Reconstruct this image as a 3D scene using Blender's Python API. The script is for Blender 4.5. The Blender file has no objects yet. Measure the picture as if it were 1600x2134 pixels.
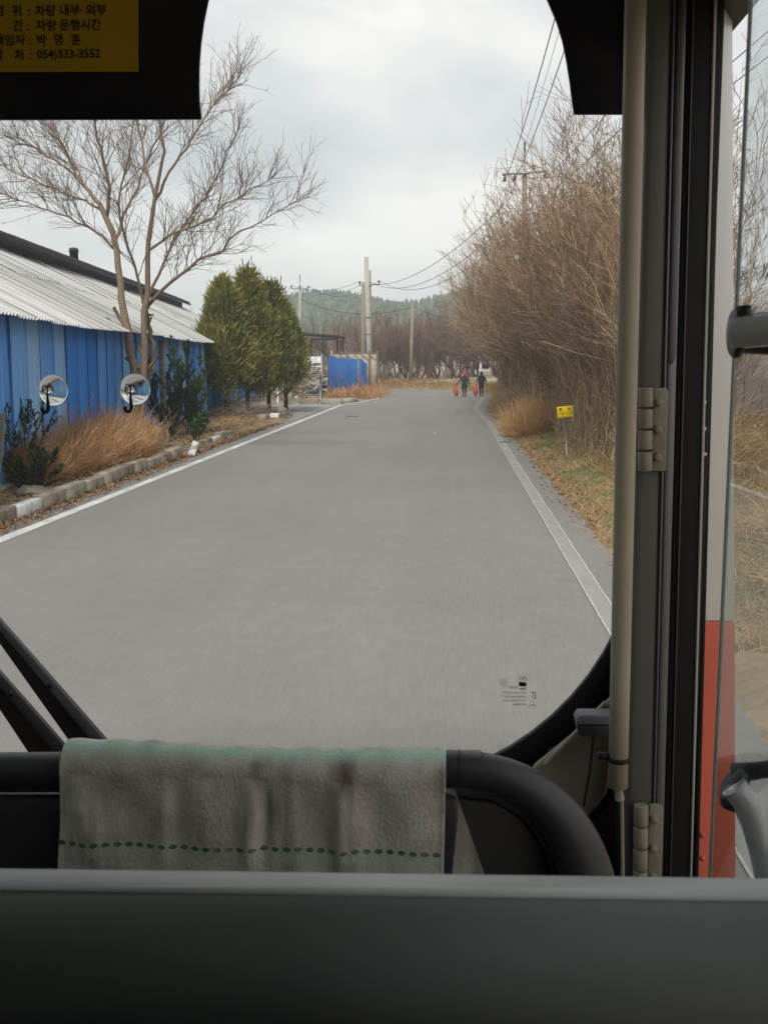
import bpy, bmesh, math, random
import numpy as np
from mathutils import Vector, Matrix

# ------------------------------------------------------------------ scene, camera, sky, sun
scene = bpy.context.scene
R = math.radians
rng = np.random.default_rng(7)
random.seed(7)

CAM = np.array([0.0, 0.0, 2.25])
FPX = 2200.0                      # focal length in pixels of the 1600 px wide photograph
PITCH, YAW = math.atan(315 / FPX), math.atan(141 / FPX * math.cos(math.atan(315 / FPX)))
cam_data = bpy.data.cameras.new('camera')
cam = bpy.data.objects.new('camera', cam_data)
scene.collection.objects.link(cam)
cam.location = CAM
cam.rotation_euler = (R(90) - PITCH, 0, YAW)
cam_data.sensor_fit = 'HORIZONTAL'
cam_data.sensor_width = 36
cam_data.lens = 36 * FPX / 1600
cam_data.clip_start = 0.05
cam_data.clip_end = 6000
cam_data.dof.use_dof = True
cam_data.dof.focus_distance = 22
cam_data.dof.aperture_fstop = 22
scene.camera = cam

SUN_EL, SUN_AZ = R(48), R(186)    # azimuth clockwise from +Y: behind the bus
world = bpy.data.worlds.new('World')
scene.world = world
world.use_nodes = True
wn, wl = world.node_tree.nodes, world.node_tree.links
wn.clear()
w_out = wn.new('ShaderNodeOutputWorld')
w_sky = wn.new('ShaderNodeTexSky'); w_sky.sky_type = 'NISHITA'; w_sky.sun_disc = False
w_sky.sun_elevation = SUN_EL; w_sky.sun_rotation = SUN_AZ; w_sky.dust_density = 3
w_bg1 = wn.new('ShaderNodeBackground'); w_bg1.inputs[1].default_value = 0.10
w_bg2 = wn.new('ShaderNodeBackground'); w_bg2.inputs[1].default_value = 1.0
w_mix = wn.new('ShaderNodeMixShader'); w_mix.inputs[0].default_value = 0.93
w_tc = wn.new('ShaderNodeTexCoord')
w_map = wn.new('ShaderNodeMapping'); w_map.inputs['Scale'].default_value = (1.0, 1.0, 2.4)
w_map.inputs['Location'].default_value = (0.3, 1.7, 0.2)
w_noise = wn.new('ShaderNodeTexNoise'); w_noise.inputs['Scale'].default_value = 3.2
w_noise.inputs['Detail'].default_value = 5; w_noise.inputs['Roughness'].default_value = 0.5
w_noise.inputs['Distortion'].default_value = 0.35
w_ramp = wn.new('ShaderNodeValToRGB')
w_ramp.color_ramp.elements[0].position = 0.36; w_ramp.color_ramp.elements[0].color = (0.315, 0.33, 0.338, 1)
w_ramp.color_ramp.elements[1].position = 0.66; w_ramp.color_ramp.elements[1].color = (0.57, 0.55, 0.52, 1)
e = w_ramp.color_ramp.elements.new(0.52); e.color = (0.435, 0.437, 0.432, 1)
wl.new(w_tc.outputs['Generated'], w_map.inputs[0]); wl.new(w_map.outputs[0], w_noise.inputs['Vector'])
wl.new(w_noise.outputs['Fac'], w_ramp.inputs[0]); wl.new(w_ramp.outputs[0], w_bg2.inputs[0])
wl.new(w_sky.outputs[0], w_bg1.inputs[0])
wl.new(w_bg1.outputs[0], w_mix.inputs[1]); wl.new(w_bg2.outputs[0], w_mix.inputs[2])
wl.new(w_mix.outputs[0], w_out.inputs[0])

sun_data = bpy.data.lights.new('sun', 'SUN')
sun_data.energy = 1.5; sun_data.angle = R(14); sun_data.color = (1.0, 0.95, 0.88)
sun = bpy.data.objects.new('sun', sun_data); scene.collection.objects.link(sun)
sd = Vector((math.sin(SUN_AZ) * math.cos(SUN_EL), math.cos(SUN_AZ) * math.cos(SUN_EL), math.sin(SUN_EL)))
sun.rotation_euler = sd.to_track_quat('Z', 'Y').to_euler()
sun.location = (-20, -20, 40)

scene.view_settings.view_transform = 'Standard'
scene.view_settings.look = 'None'
scene.view_settings.gamma = 1
scene.view_settings.exposure = 1.0
scene.view_settings.use_curve_mapping = False
scene.render.engine = 'CYCLES'
cy = scene.cycles
cy.use_denoising = True
cy.max_bounces = 7; cy.diffuse_bounces = 3; cy.glossy_bounces = 3
cy.transmission_bounces = 8; cy.transparent_max_bounces = 24; cy.volume_bounces = 1
cy.caustics_reflective = False; cy.caustics_refractive = False
cy.sample_clamp_indirect = 6
cy.use_adaptive_sampling = True; cy.adaptive_threshold = 0.014
cy.volume_max_steps = 64

# ------------------------------------------------------------------ pixel -> place helpers
c_f = np.array([-math.sin(YAW) * math.cos(PITCH), math.cos(YAW) * math.cos(PITCH), -math.sin(PITCH)])
c_r = np.array([math.cos(YAW), math.sin(YAW), 0])
c_u = np.cross(c_r, c_f)
def ray(px, py): return c_f + c_r * ((px - 800) / FPX) + c_u * ((1067 - py) / FPX)
def D(px, py, Y):
    d = ray(px, py); return CAM + d * (Y / d[1])
def G(px, py, z=0.0):
    d = ray(px, py); return CAM + d * ((z - CAM[2]) / d[2])

# ------------------------------------------------------------------ objects
COL = scene.collection
def props(o, label=None, cat=None, group=None, kind=None):
    if label: o['label'] = label
    if cat: o['category'] = cat
    if group: o['group'] = group
    if kind: o['kind'] = kind
    return o
def empty(name, loc=(0, 0, 0), rz=0.0, label=None, cat=None, group=None, kind=None):
    o = bpy.data.objects.new(name, None); COL.objects.link(o)
    o.empty_display_size = 0.2
    o.location = [float(v) for v in loc]; o.rotation_euler = (0, 0, rz)
    return props(o, label, cat, group, kind)
def W2L(o):
    """matrix world -> local of a top-level empty (no depsgraph needed)"""
    return (Matrix.Translation(o.location) @ o.rotation_euler.to_matrix().to_4x4()).inverted()

class MB:
    def __init__(s): s.v = []; s.f = []; s.c = []; s.t = []; s.m = []; s.n = 0
    def add(s, verts, faces, tint=0.5, mi=0):
        verts = np.asarray(verts, float).reshape(-1, 3); faces = np.asarray(faces, int)
        s.v.append(verts); s.f.append((faces + s.n).ravel()); s.c.append(np.full(len(faces), faces.shape[1]))
        t = np.broadcast_to(np.asarray(tint, float), (len(verts),)) if np.ndim(tint) < 2 else tint
        s.t.append(np.array(t, float)); s.m.append(np.full(len(faces), mi)); s.n += len(verts)
    def poly(s, verts, tint=0.5, mi=0): s.add(verts, [list(range(len(verts)))], tint, mi)
    def tubes(s, P, Rr, sides=3, tint=0.5, mi=0, cap=False):
        P = np.asarray(P, float)
        if P.ndim == 2: P = P[None]
        N, K, _ = P.shape
        Rr = np.asarray(Rr, float)
        if Rr.ndim == 0: Rr = np.full((N, K), float(Rr))
        elif Rr.ndim == 1: Rr = np.broadcast_to(Rr, (N, K)) if len(Rr) == K else np.repeat(Rr[:, None], K, 1)
        T = np.empty_like(P); T[:, 1:-1] = P[:, 2:] - P[:, :-2]; T[:, 0] = P[:, 1] - P[:, 0]; T[:, -1] = P[:, -1] - P[:, -2]
        T /= np.linalg.norm(T, axis=2, keepdims=True) + 1e-9
        mt = T.mean(1); ref = np.where(np.abs(mt[:, 2:3]) < 0.75 * np.linalg.norm(mt, axis=1, keepdims=True), [[0, 0, 1.0]], [[1.0, 0, 0]])
        U = np.cross(T, ref[:, None, :]); U /= np.linalg.norm(U, axis=2, keepdims=True) + 1e-9
        Vv = np.cross(T, U)
        a = np.arange(sides) / sides * 2 * np.pi
        ring = U[:, :, None, :] * np.cos(a)[None, None, :, None] + Vv[:, :, None, :] * np.sin(a)[None, None, :, None]
        X = P[:, :, None, :] + ring * Rr[:, :, None, None]
        idx = np.arange(N * K * sides).reshape(N, K, sides)
        q = np.stack([idx[:, :-1], np.roll(idx, -1, 2)[:, :-1], np.roll(idx, -1, 2)[:, 1:], idx[:, 1:]], -1).reshape(-1, 4)
        tint = np.asarray(tint, float)
        tv = np.repeat(np.broadcast_to(tint, (N,)), K * sides)
        base = s.n
        s.add(X.reshape(-1, 3), q, tv, mi)
        if cap:
            for e_ in (0, K - 1):
                fcs = idx[:, e_] if e_ == 0 else idx[:, e_, ::-1]
                fl = (fcs + base); s.f.append(fl.ravel()); s.c.append(np.full(len(fl), sides)); s.m.append(np.full(len(fl), mi))
    def ribbons(s, P, Wd, side, tint=0.5, mi=0):
        P = np.asarray(P, float); N, K, _ = P.shape
        Wd = np.asarray(Wd, float)
        if Wd.ndim == 1: Wd = np.broadcast_to(Wd, (N, K))
        side = np.asarray(side, float)
        if side.ndim == 2: side = side[:, None, :]
        X = np.stack([P - side * Wd[..., None] / 2, P + side * Wd[..., None] / 2], 2)
        idx = np.arange(N * K * 2).reshape(N, K, 2)
        q = np.stack([idx[:, :-1, 0], idx[:, :-1, 1], idx[:, 1:, 1], idx[:, 1:, 0]], -1).reshape(-1, 4)
        s.add(X.reshape(-1, 3), q, np.repeat(np.broadcast_to(np.asarray(tint, float), (N,)), K * 2), mi)
    def box(s, lo, hi, tint=0.5, mi=0):
        x0, y0, z0 = lo; x1, y1, z1 = hi
        v = [(x0, y0, z0), (x1, y0, z0), (x1, y1, z0), (x0, y1, z0), (x0, y0, z1), (x1, y0, z1), (x1, y1, z1), (x0, y1, z1)]
        s.add(v, [(0, 3, 2, 1), (4, 5, 6, 7), (0, 1, 5, 4), (1, 2, 6, 5), (2, 3, 7, 6), (3, 0, 4, 7)], tint, mi)
    def beam(s, a, b, w, h, up=(0, 0, 1), tint=0.5, mi=0):
        a, b = np.asarray(a, float), np.asarray(b, float); t = b - a; t = t / np.linalg.norm(t)
        x = np.cross(t, up); x /= np.linalg.norm(x); y = np.cross(x, t)
        v = [p + x * i * w / 2 + y * j * h / 2 for p in (a, b) for i, j in ((-1, -1), (1, -1), (1, 1), (-1, 1))]
        s.add(v, [(0, 1, 2, 3), (7, 6, 5, 4), (0, 4, 5, 1), (1, 5, 6, 2), (2, 6, 7, 3), (3, 7, 4, 0)], tint, mi)
    def lathe(s, prof, c, axis='Z', n=20, tint=0.5, mi=0):
        prof = np.asarray(prof, float); a = np.arange(n) / n * 2 * np.pi
        x = prof[:, 0:1] * np.cos(a); y = prof[:, 0:1] * np.sin(a); z = np.repeat(prof[:, 1:2], n, 1)
        X = np.stack([x, y, z], -1)
        if axis == 'Y': X = X[..., [0, 2, 1]]
        if axis == 'X': X = X[..., [2, 0, 1]]
        idx = np.arange(X.shape[0] * n).reshape(-1, n)
        q = np.stack([idx[:-1], np.roll(idx, -1, 1)[:-1], np.roll(idx, -1, 1)[1:], idx[1:]], -1).reshape(-1, 4)
        s.add(X.reshape(-1, 3) + np.asarray(c, float), q, tint, mi)
    def ball(s, c, r, n=8, tint=0.5, mi=0):
        r = np.broadcast_to(np.asarray(r, float), (3,))
        th = np.linspace(0.02, np.pi - 0.02, n); a = np.arange(n + 4) / (n + 4) * 2 * np.pi
        X = np.stack([np.sin(th)[:, None] * np.cos(a), np.sin(th)[:, None] * np.sin(a), np.repeat(np.cos(th)[:, None], n + 4, 1)], -1) * r
        m_ = n + 4; idx = np.arange(n * m_).reshape(n, m_)
        q = np.stack([idx[1:], np.roll(idx, -1, 1)[1:], np.roll(idx, -1, 1)[:-1], idx[:-1]], -1).reshape(-1, 4)
        s.add(X.reshape(-1, 3) + np.asarray(c, float), q, tint, mi)
    def prism(s, pts, off, tint=0.5, mi=0):
        pts = np.asarray(pts, float); n = len(pts); off = np.asarray(off, float)
        base = s.n
        s.add(np.vstack([pts, pts + off]), [(i, i + n, (i + 1) % n + n, (i + 1) % n) for i in range(n)], tint, mi)
        for fl in (np.arange(n) + base, np.arange(n)[::-1] + n + base):
            s.f.append(fl); s.c.append(np.array([n])); s.m.append(np.array([mi]))
    def mesh(s, name, smooth=False):
        me = bpy.data.meshes.new(name)
        V = np.concatenate(s.v); L = np.concatenate(s.f); Cn = np.concatenate(s.c); M = np.concatenate(s.m)
        me.vertices.add(len(V)); me.vertices.foreach_set('co', V.astype(np.float32).ravel())
        me.loops.add(len(L)); me.loops.foreach_set('vertex_index', L.astype(np.int32))
        me.polygons.add(len(Cn)); st = np.concatenate([[0], np.cumsum(Cn)[:-1]])
        me.polygons.foreach_set('loop_start', st.astype(np.int32))
        me.polygons.foreach_set('material_index', M.astype(np.int32))
        if smooth: me.polygons.foreach_set('use_smooth', np.ones(len(Cn), bool))
        at = me.attributes.new('tint', 'FLOAT', 'POINT'); at.data.foreach_set('value', np.concatenate(s.t).astype(np.float32))
        me.update(calc_edges=True); me.validate()
        return me
    def build(s, name, mats, parent=None, smooth=False, world=True, bevel=0.0, seg=2, fix=False):
        """world=True: the points are world points, and are carried into the parent's space"""
        if parent is not None and world:
            p = parent; m = W2L(p) if p.parent is None else Matrix.Identity(4)
            if p.parent is not None: m = W2L(p.parent)
            m = np.array(m)
            s.v = [v @ m[:3, :3].T + m[:3, 3] for v in s.v]
        me = s.mesh(name, smooth)
        for mm in (mats if isinstance(mats, (list, tuple)) else [mats]): me.materials.append(mm)
        if bevel or fix:
            bm = bmesh.new(); bm.from_mesh(me)
            if fix: bmesh.ops.recalc_face_normals(bm, faces=bm.faces)
            if bevel:
                es = [e_ for e_ in bm.edges if len(e_.link_faces) == 2 and e_.calc_face_angle(0) > 0.5]
                bmesh.ops.bevel(bm, geom=es, offset=bevel, segments=seg, affect='EDGES', profile=0.5, clamp_overlap=True)
            bm.to_mesh(me); bm.free()
        o = bpy.data.objects.new(name, me); COL.objects.link(o)
        if parent is not None: o.parent = parent
        return o

def dup(o, parent=None):
    c = o.copy(); COL.objects.link(c); c.parent = parent
    for ch in list(o.children): dup(ch, c)
    return c

def text_part(name, body, size, origin, right, up, mat, parent, bold=0.0, world=True, align='LEFT'):
    cu = bpy.data.curves.new(name, 'FONT'); cu.body = body; cu.size = size; cu.align_x = align
    cu.offset = bold; cu.resolution_u = 3
    t = bpy.data.objects.new(name, cu); COL.objects.link(t)
    dg = bpy.context.evaluated_depsgraph_get()
    me = bpy.data.meshes.new_from_object(t.evaluated_get(dg))
    bpy.data.objects.remove(t); bpy.data.curves.remove(cu)
    r_, u_ = Vector(right).normalized(), Vector(up).normalized(); n_ = r_.cross(u_)
    m = Matrix((r_, u_, n_)).transposed().to_4x4(); m.translation = Vector(origin)
    if parent is not None and world:
        m = W2L(parent if parent.parent is None else parent.parent) @ m
    me.transform(m); me.materials.clear(); me.materials.append(mat)
    o = bpy.data.objects.new(name, me); COL.objects.link(o); o.parent = parent
    return o

# ------------------------------------------------------------------ materials
def nodes_of(name):
    m = bpy.data.materials.new(name); m.use_nodes = True
    nt = m.node_tree; b = nt.nodes['Principled BSDF']
    return m, nt, b
def pm(name, cols, rough=0.8, var=0.25, scale=4.0, bump=0.0, bscale=40.0, attr=None, metal=0.0, spec=0.3, stretch=(1, 1, 1), coat=0.0, detail=5, var2=0.0, scale2=0.6, transl=0.0, var3=0.0, scale3=0.3):
    """cols: one colour, or several blended by attr ('tint', 'random' = per object, 'noise')"""
    m, nt, b = nodes_of(name); N, L = nt.nodes, nt.links
    if not isinstance(cols[0], (list, tuple)): cols = [cols]
    tc = N.new('ShaderNodeTexCoord'); mp = N.new('ShaderNodeMapping'); mp.inputs['Scale'].default_value = stretch
    L.new(tc.outputs['Object'], mp.inputs[0])
    nz = N.new('ShaderNodeTexNoise'); nz.inputs['Scale'].default_value = scale; nz.inputs['Detail'].default_value = detail
    nz.inputs['Roughness'].default_value = 0.62
    L.new(mp.outputs[0], nz.inputs['Vector'])
    if len(cols) > 1:
        rp = N.new('ShaderNodeValToRGB'); el = rp.color_ramp.elements
        while len(el) < len(cols): el.new(0.5)
        for i, c in enumerate(cols):
            el[i].position = i / (len(cols) - 1); el[i].color = (*c, 1)
        if attr == 'tint':
            at = N.new('ShaderNodeAttribute'); at.attribute_name = 'tint'; L.new(at.outputs['Fac'], rp.inputs[0])
        elif attr == 'random':
            oi = N.new('ShaderNodeObjectInfo'); L.new(oi.outputs['Random'], rp.inputs[0])
        else:
            st = N.new('ShaderNodeMapRange'); st.inputs[1].default_value = 0.3; st.inputs[2].default_value = 0.7
            n3 = N.new('ShaderNodeTexNoise'); n3.inputs['Scale'].default_value = scale2; n3.inputs['Detail'].default_value = 6
            L.new(mp.outputs[0], n3.inputs['Vector']); L.new(n3.outputs['Fac'], st.inputs[0]); L.new(st.outputs[0], rp.inputs[0])
        src = rp.outputs[0]
    else:
        rgb = N.new('ShaderNodeRGB'); rgb.outputs[0].default_value = (*cols[0], 1); src = rgb.outputs[0]
    def modulate(src, fac_socket, amt):
        mr = N.new('ShaderNodeMapRange'); mr.inputs[1].default_value = 0.25; mr.inputs[2].default_value = 0.75
        mr.inputs[3].default_value = 1 - amt; mr.inputs[4].default_value = 1 + amt
        L.new(fac_socket, mr.inputs[0])
        mx = N.new('ShaderNodeVectorMath'); mx.operation = 'SCALE'
        L.new(src, mx.inputs[0]); L.new(mr.outputs[0], mx.inputs['Scale']); return mx.outputs[0]
    if var: src = modulate(src, nz.outputs['Fac'], var)
    if var2:
        n2 = N.new('ShaderNodeTexNoise'); n2.inputs['Scale'].default_value = scale2; n2.inputs['Detail'].default_value = 4
        L.new(mp.outputs[0], n2.inputs['Vector']); src = modulate(src, n2.outputs['Fac'], var2)
    if var3:                                  # broad blotches and finer mottling, not stretched
        for amt, sc3 in ((var3, scale3), (var3 * .8, scale3 * 17)):
            n5 = N.new('ShaderNodeTexNoise'); n5.inputs['Scale'].default_value = sc3; n5.inputs['Detail'].default_value = 7; n5.inputs['Roughness'].default_value = .65
            L.new(tc.outputs['Object'], n5.inputs['Vector']); src = modulate(src, n5.outputs['Fac'], amt)
    L.new(src, b.inputs['Base Color'])
    b.inputs['Roughness'].default_value = rough; b.inputs['Metallic'].default_value = metal
    b.inputs['Specular IOR Level'].default_value = spec; b.inputs['Coat Weight'].default_value = coat
    if bump:
        bn = N.new('ShaderNodeTexNoise'); bn.inputs['Scale'].default_value = bscale; bn.inputs['Detail'].default_value = 4
        L.new(mp.outputs[0], bn.inputs['Vector'])
        bp = N.new('ShaderNodeBump'); bp.inputs['Strength'].default_value = bump; bp.inputs['Distance'].default_value = 0.02
        L.new(bn.outputs['Fac'], bp.inputs['Height']); L.new(bp.outputs[0], b.inputs['Normal'])
    if transl:
        tr = N.new('ShaderNodeBsdfTranslucent'); L.new(src, tr.inputs[0])
        ms = N.new('ShaderNodeMixShader'); ms.inputs[0].default_value = transl
        L.new(b.outputs[0], ms.inputs[1]); L.new(tr.outputs[0], ms.inputs[2]); L.new(ms.outputs[0], nt.nodes['Material Output'].inputs[0])
    return m
def glass(name, ior, tint=(1, 1, 1), rough=0.0, scale=1.0, dust=0.0):
    m, nt, b = nodes_of(name); N, L = nt.nodes, nt.links; N.remove(b)
    fr = N.new('ShaderNodeFresnel')          # the same reflection from both faces of the sheet
    ge = N.new('ShaderNodeNewGeometry'); iv = N.new('ShaderNodeMapRange'); iv.inputs[3].default_value = ior; iv.inputs[4].default_value = 1 / ior
    L.new(ge.outputs['Backfacing'], iv.inputs[0]); L.new(iv.outputs[0], fr.inputs[0])
    mu = N.new('ShaderNodeMath'); mu.operation = 'MULTIPLY'; mu.use_clamp = True; mu.inputs[1].default_value = scale
    L.new(fr.outputs[0], mu.inputs[0])
    t = N.new('ShaderNodeBsdfTransparent'); t.inputs[0].default_value = (*tint, 1)
    g = N.new('ShaderNodeBsdfGlossy'); g.inputs['Roughness'].default_value = rough
    mx = N.new('ShaderNodeMixShader'); L.new(mu.outputs[0], mx.inputs[0]); L.new(t.outputs[0], mx.inputs[1]); L.new(g.outputs[0], mx.inputs[2])
    out = mx.outputs[0]
    if dust:                                  # a thin uneven film of road dust
        tc = N.new('ShaderNodeTexCoord'); nz = N.new('ShaderNodeTexNoise'); nz.inputs['Scale'].default_value = 3.5; nz.inputs['Detail'].default_value = 8; nz.inputs['Roughness'].default_value = .7
        L.new(tc.outputs['Object'], nz.inputs['Vector'])
        mr = N.new('ShaderNodeMapRange'); mr.inputs[1].default_value = .4; mr.inputs[2].default_value = .8; mr.inputs[3].default_value = 0; mr.inputs[4].default_value = dust
        L.new(nz.outputs['Fac'], mr.inputs[0]); tl = N.new('ShaderNodeBsdfTranslucent'); tl.inputs[0].default_value = (.8, .78, .74, 1)
        m2 = N.new('ShaderNodeMixShader'); L.new(mr.outputs[0], m2.inputs[0]); L.new(out, m2.inputs[1]); L.new(tl.outputs[0], m2.inputs[2]); out = m2.outputs[0]
    L.new(out, N['Material Output'].inputs[0])
    return m

M = {}
M['asphalt'] = pm('asphalt', (0.215, 0.206, 0.194), 0.85, 0.11, 55, 0.35, 160, spec=0.35, var2=0.055, scale2=1.1, stretch=(1, 0.045, 1), detail=9, var3=.09, scale3=.22)
M['asphalt_worn'] = pm('asphalt_worn', (0.27, 0.262, 0.245), 0.9, 0.22, 9, 0.3, 60, var2=0.15, scale2=0.7)
M['paint'] = pm('road_paint', (0.56, 0.55, 0.53), 0.8, 0.2, 12, 0.2, 60, var2=0.25, scale2=1.5)
M['paint_mid'] = pm('road_paint_border', (.42, .415, .40), .8, .25, 12, .2, 60, var2=.2, scale2=1.5)
M['paint_worn'] = pm('road_paint_worn', (0.285, 0.28, 0.268), 0.85, 0.15, 14, 0.2, 60, var2=0.12, scale2=1.0)
M['soil'] = pm('soil', [(0.12, 0.085, 0.05), (0.24, 0.175, 0.10), (0.30, 0.22, 0.13), (0.16, 0.14, 0.06)], 0.95, 0.35, 6, 0.6, 25, scale2=0.5)
M['concrete'] = pm('concrete', (0.34, 0.315, 0.27), 0.9, 0.25, 6, 0.4, 40, var2=0.25, scale2=2)
M['concrete_dark'] = pm('kerb_concrete', [(0.19, 0.155, 0.115), (0.26, 0.225, 0.175), (0.31, 0.275, 0.225)], 0.92, 0.45, 7, 0.8, 30, attr='random', var2=0.35, scale2=2)
M['white_stone'] = pm('painted_stone', (0.60, 0.60, 0.58), 0.85, 0.25, 7, 0.3, 30, var2=0.2, scale2=3)
M['path'] = pm('pale_path', (0.42, 0.37, 0.29), 0.9, 0.2, 3, 0.2, 20)
M['bark'] = pm('bark', [(0.10, 0.07, 0.048), (0.20, 0.145, 0.10), (0.29, 0.22, 0.16)], 0.9, 0.3, 14, 0.5, 60, attr='tint')
M['bark_dark'] = pm('bark_dark', (0.06, 0.045, 0.035), 0.9, 0.3, 10, 0.4, 40)
M['far_bark'] = pm('far_bark', [(0.14, 0.095, 0.075), (0.27, 0.19, 0.15)], 0.95, 0.2, 3, attr='tint')
M['thicket'] = pm('thicket_stems', [(0.16, 0.108, 0.074), (0.29, 0.195, 0.125), (0.47, 0.325, 0.19), (0.65, 0.51, 0.335)], 0.85, 0.2, 5, attr='tint')
M['dry'] = pm('dry_grass', [(0.20, 0.11, 0.045), (0.37, 0.23, 0.10), (0.50, 0.35, 0.18), (0.60, 0.48, 0.28)], 0.85, 0.15, 3, attr='tint', transl=0.15)
M['rust_bush'] = pm('rust_dry_bush', [(0.28, 0.11, 0.035), (0.56, 0.26, 0.09), (0.66, 0.39, 0.17), (0.62, 0.49, 0.35)], 0.85, 0.15, 3, attr='tint', transl=0.1)
M['gold'] = pm('golden_grass', [(0.55, 0.31, 0.12), (0.70, 0.45, 0.20), (0.78, 0.58, 0.32)], 0.85, 0.15, 3, attr='tint', transl=0.2)
M['green'] = pm('green_grass', [(0.08, 0.125, 0.022), (0.16, 0.225, 0.045), (0.25, 0.29, 0.08)], 0.8, 0.2, 3, attr='tint', transl=0.2)
M['leaf_litter'] = pm('leaf_litter', [(0.12, 0.06, 0.03), (0.24, 0.13, 0.06), (0.34, 0.21, 0.11)], 0.85, 0.2, 9, attr='tint')
M['cedar'] = pm('cedar_sprays', [(0.045, 0.07, 0.018), (0.10, 0.135, 0.03), (0.20, 0.20, 0.042), (0.31, 0.255, 0.055)], 0.75, 0.2, 2, attr='tint', transl=0.15)
M['dark_leaf'] = pm('dark_leaves', [(0.012, 0.026, 0.016), (0.030, 0.055, 0.028), (0.055, 0.085, 0.035)], 0.55, 0.2, 4, attr='tint')
M['mid_leaf'] = pm('glossy_leaves', [(0.022, 0.06, 0.018), (0.05, 0.12, 0.03), (0.10, 0.17, 0.05)], 0.5, 0.2, 4, attr='tint', transl=0.15)
M['forest'] = pm('hill_forest', [(0.03, 0.06, 0.03), (0.06, 0.095, 0.04), (0.11, 0.10, 0.06)], 0.95, 0.2, 0.2, attr='tint')
M['pole'] = pm('pole_concrete', (0.40, 0.385, 0.35), 0.9, 0.15, 5, 0.2, 30, var2=0.15, scale2=1)
M['pole_old'] = pm('pole_weathered', (0.27, 0.23, 0.17), 0.9, 0.3, 4, 0.3, 30, stretch=(4, 4, 0.5))
M['steel'] = pm('galvanised', (0.35, 0.36, 0.37), 0.5, 0.2, 10, metal=0.6)
M['insul'] = pm('insulator', (0.05, 0.04, 0.04), 0.3, 0.1, 5)
M['wire'] = pm('wire', (0.045, 0.045, 0.05), 0.6, 0.0, 5)
M['tarp'] = pm('blue_sheet', (0.008, 0.125, 0.45), 0.55, 0.2, 3, 0.2, 8, var2=0.15, scale2=1.2)
M['wood'] = pm('old_wood', [(0.17, 0.12, 0.08), (0.30, 0.235, 0.165), (0.40, 0.35, 0.28)], 0.9, 0.3, 6, attr='random')
M['dark_roof'] = pm('dark_roof', (0.035, 0.033, 0.034), 0.75, 0.3, 6, 0.4, 20)
M['white'] = pm('white_paint', (0.70, 0.69, 0.66), 0.7, 0.12, 3)
M['beige_wall'] = pm('beige_panel', [(0.36, 0.31, 0.24), (0.44, 0.40, 0.33)], 0.9, 0.2, 3, attr='random', var2=0.2, scale2=1)
M['yellow'] = pm('yellow_sign', (0.86, 0.60, 0.0), 0.45, 0.05, 8)
M['ink'] = pm('black_ink', (0.02, 0.016, 0.014), 0.7, 0.0, 5)
M['red_ink'] = pm('red_ink', (0.55, 0.22, 0.02), 0.7, 0.0, 5)
def blue_wall_mat(name, faded):
    m = pm(name, [(0.018, 0.17, 0.62), (0.06, 0.28, 0.74), (0.20, 0.43, 0.78), (0.36, 0.55, 0.80), (0.035, 0.25, 0.74), (0.14, 0.36, 0.78)], 0.6, 0.28, 3.0, 0.1, 20,
           attr='random', var2=0.30, scale2=1.3, stretch=(9, 9, 0.30), spec=0.35)
    return m
M['blue'] = blue_wall_mat('blue_corrugated', 0)
M['roof'] = pm('pale_roof_sheet', [(0.54, 0.545, 0.54), (0.45, 0.45, 0.445), (0.60, 0.60, 0.59), (0.52, 0.51, 0.47)], 0.6, 0.22, 2.0, 0.1, 20, attr='random', var2=0.2, scale2=1.0, stretch=(0.4, 5, 0.4))

# ------------------------------------------------------------------ ground, road, markings
def lerp_list(y, ys, xs): return np.interp(y, ys, xs)
L_EDGE = np.array([(-6.28, -12), (-6.3, 30), (-6.2, 45), (-6.0, 55), (-5.25, 59), (-4.4, 68), (-4.5, 71), (-5.6, 74), (-8.2, 76.2), (-14, 78), (-30, 80), (-60, 82)])
R_EDGE = np.array([(1.95, -12), (1.9, 30), (1.75, 46), (1.75, 50), (2.2, 60), (2.65, 67), (2.55, 72), (1.9, 77), (0.5, 81), (-2, 84), (-6, 86), (-14, 88), (-30, 91), (-60, 94)])
def resample(P, n):
    P = np.asarray(P, float); s = np.concatenate([[0], np.cumsum(np.linalg.norm(np.diff(P, axis=0), axis=1))])
    u = np.linspace(0, s[-1], n); return np.stack([np.interp(u, s, P[:, k]) for k in range(P.shape[1])], 1)
def vnoise(x, y, seed=0):
    return (np.sin(x * 1.3 + seed) * np.cos(y * 1.1 + seed * 2.1) + 0.6 * np.sin(x * 2.9 + y * 2.3 + seed * 3.7) + 0.4 * np.sin(x * 5.1 - y * 4.3 + seed)) / 2.0
def road_left(y): return np.interp(y, [-12, 30, 45, 55, 59, 68, 71], [-6.28, -6.3, -6.2, -6.0, -5.25, -4.4, -4.5])
def road_right(y): return np.interp(y, [-12, 30, 46, 50, 60, 67, 72, 77], [1.95, 1.9, 1.75, 1.75, 2.2, 2.65, 2.55, 1.9])
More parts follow.
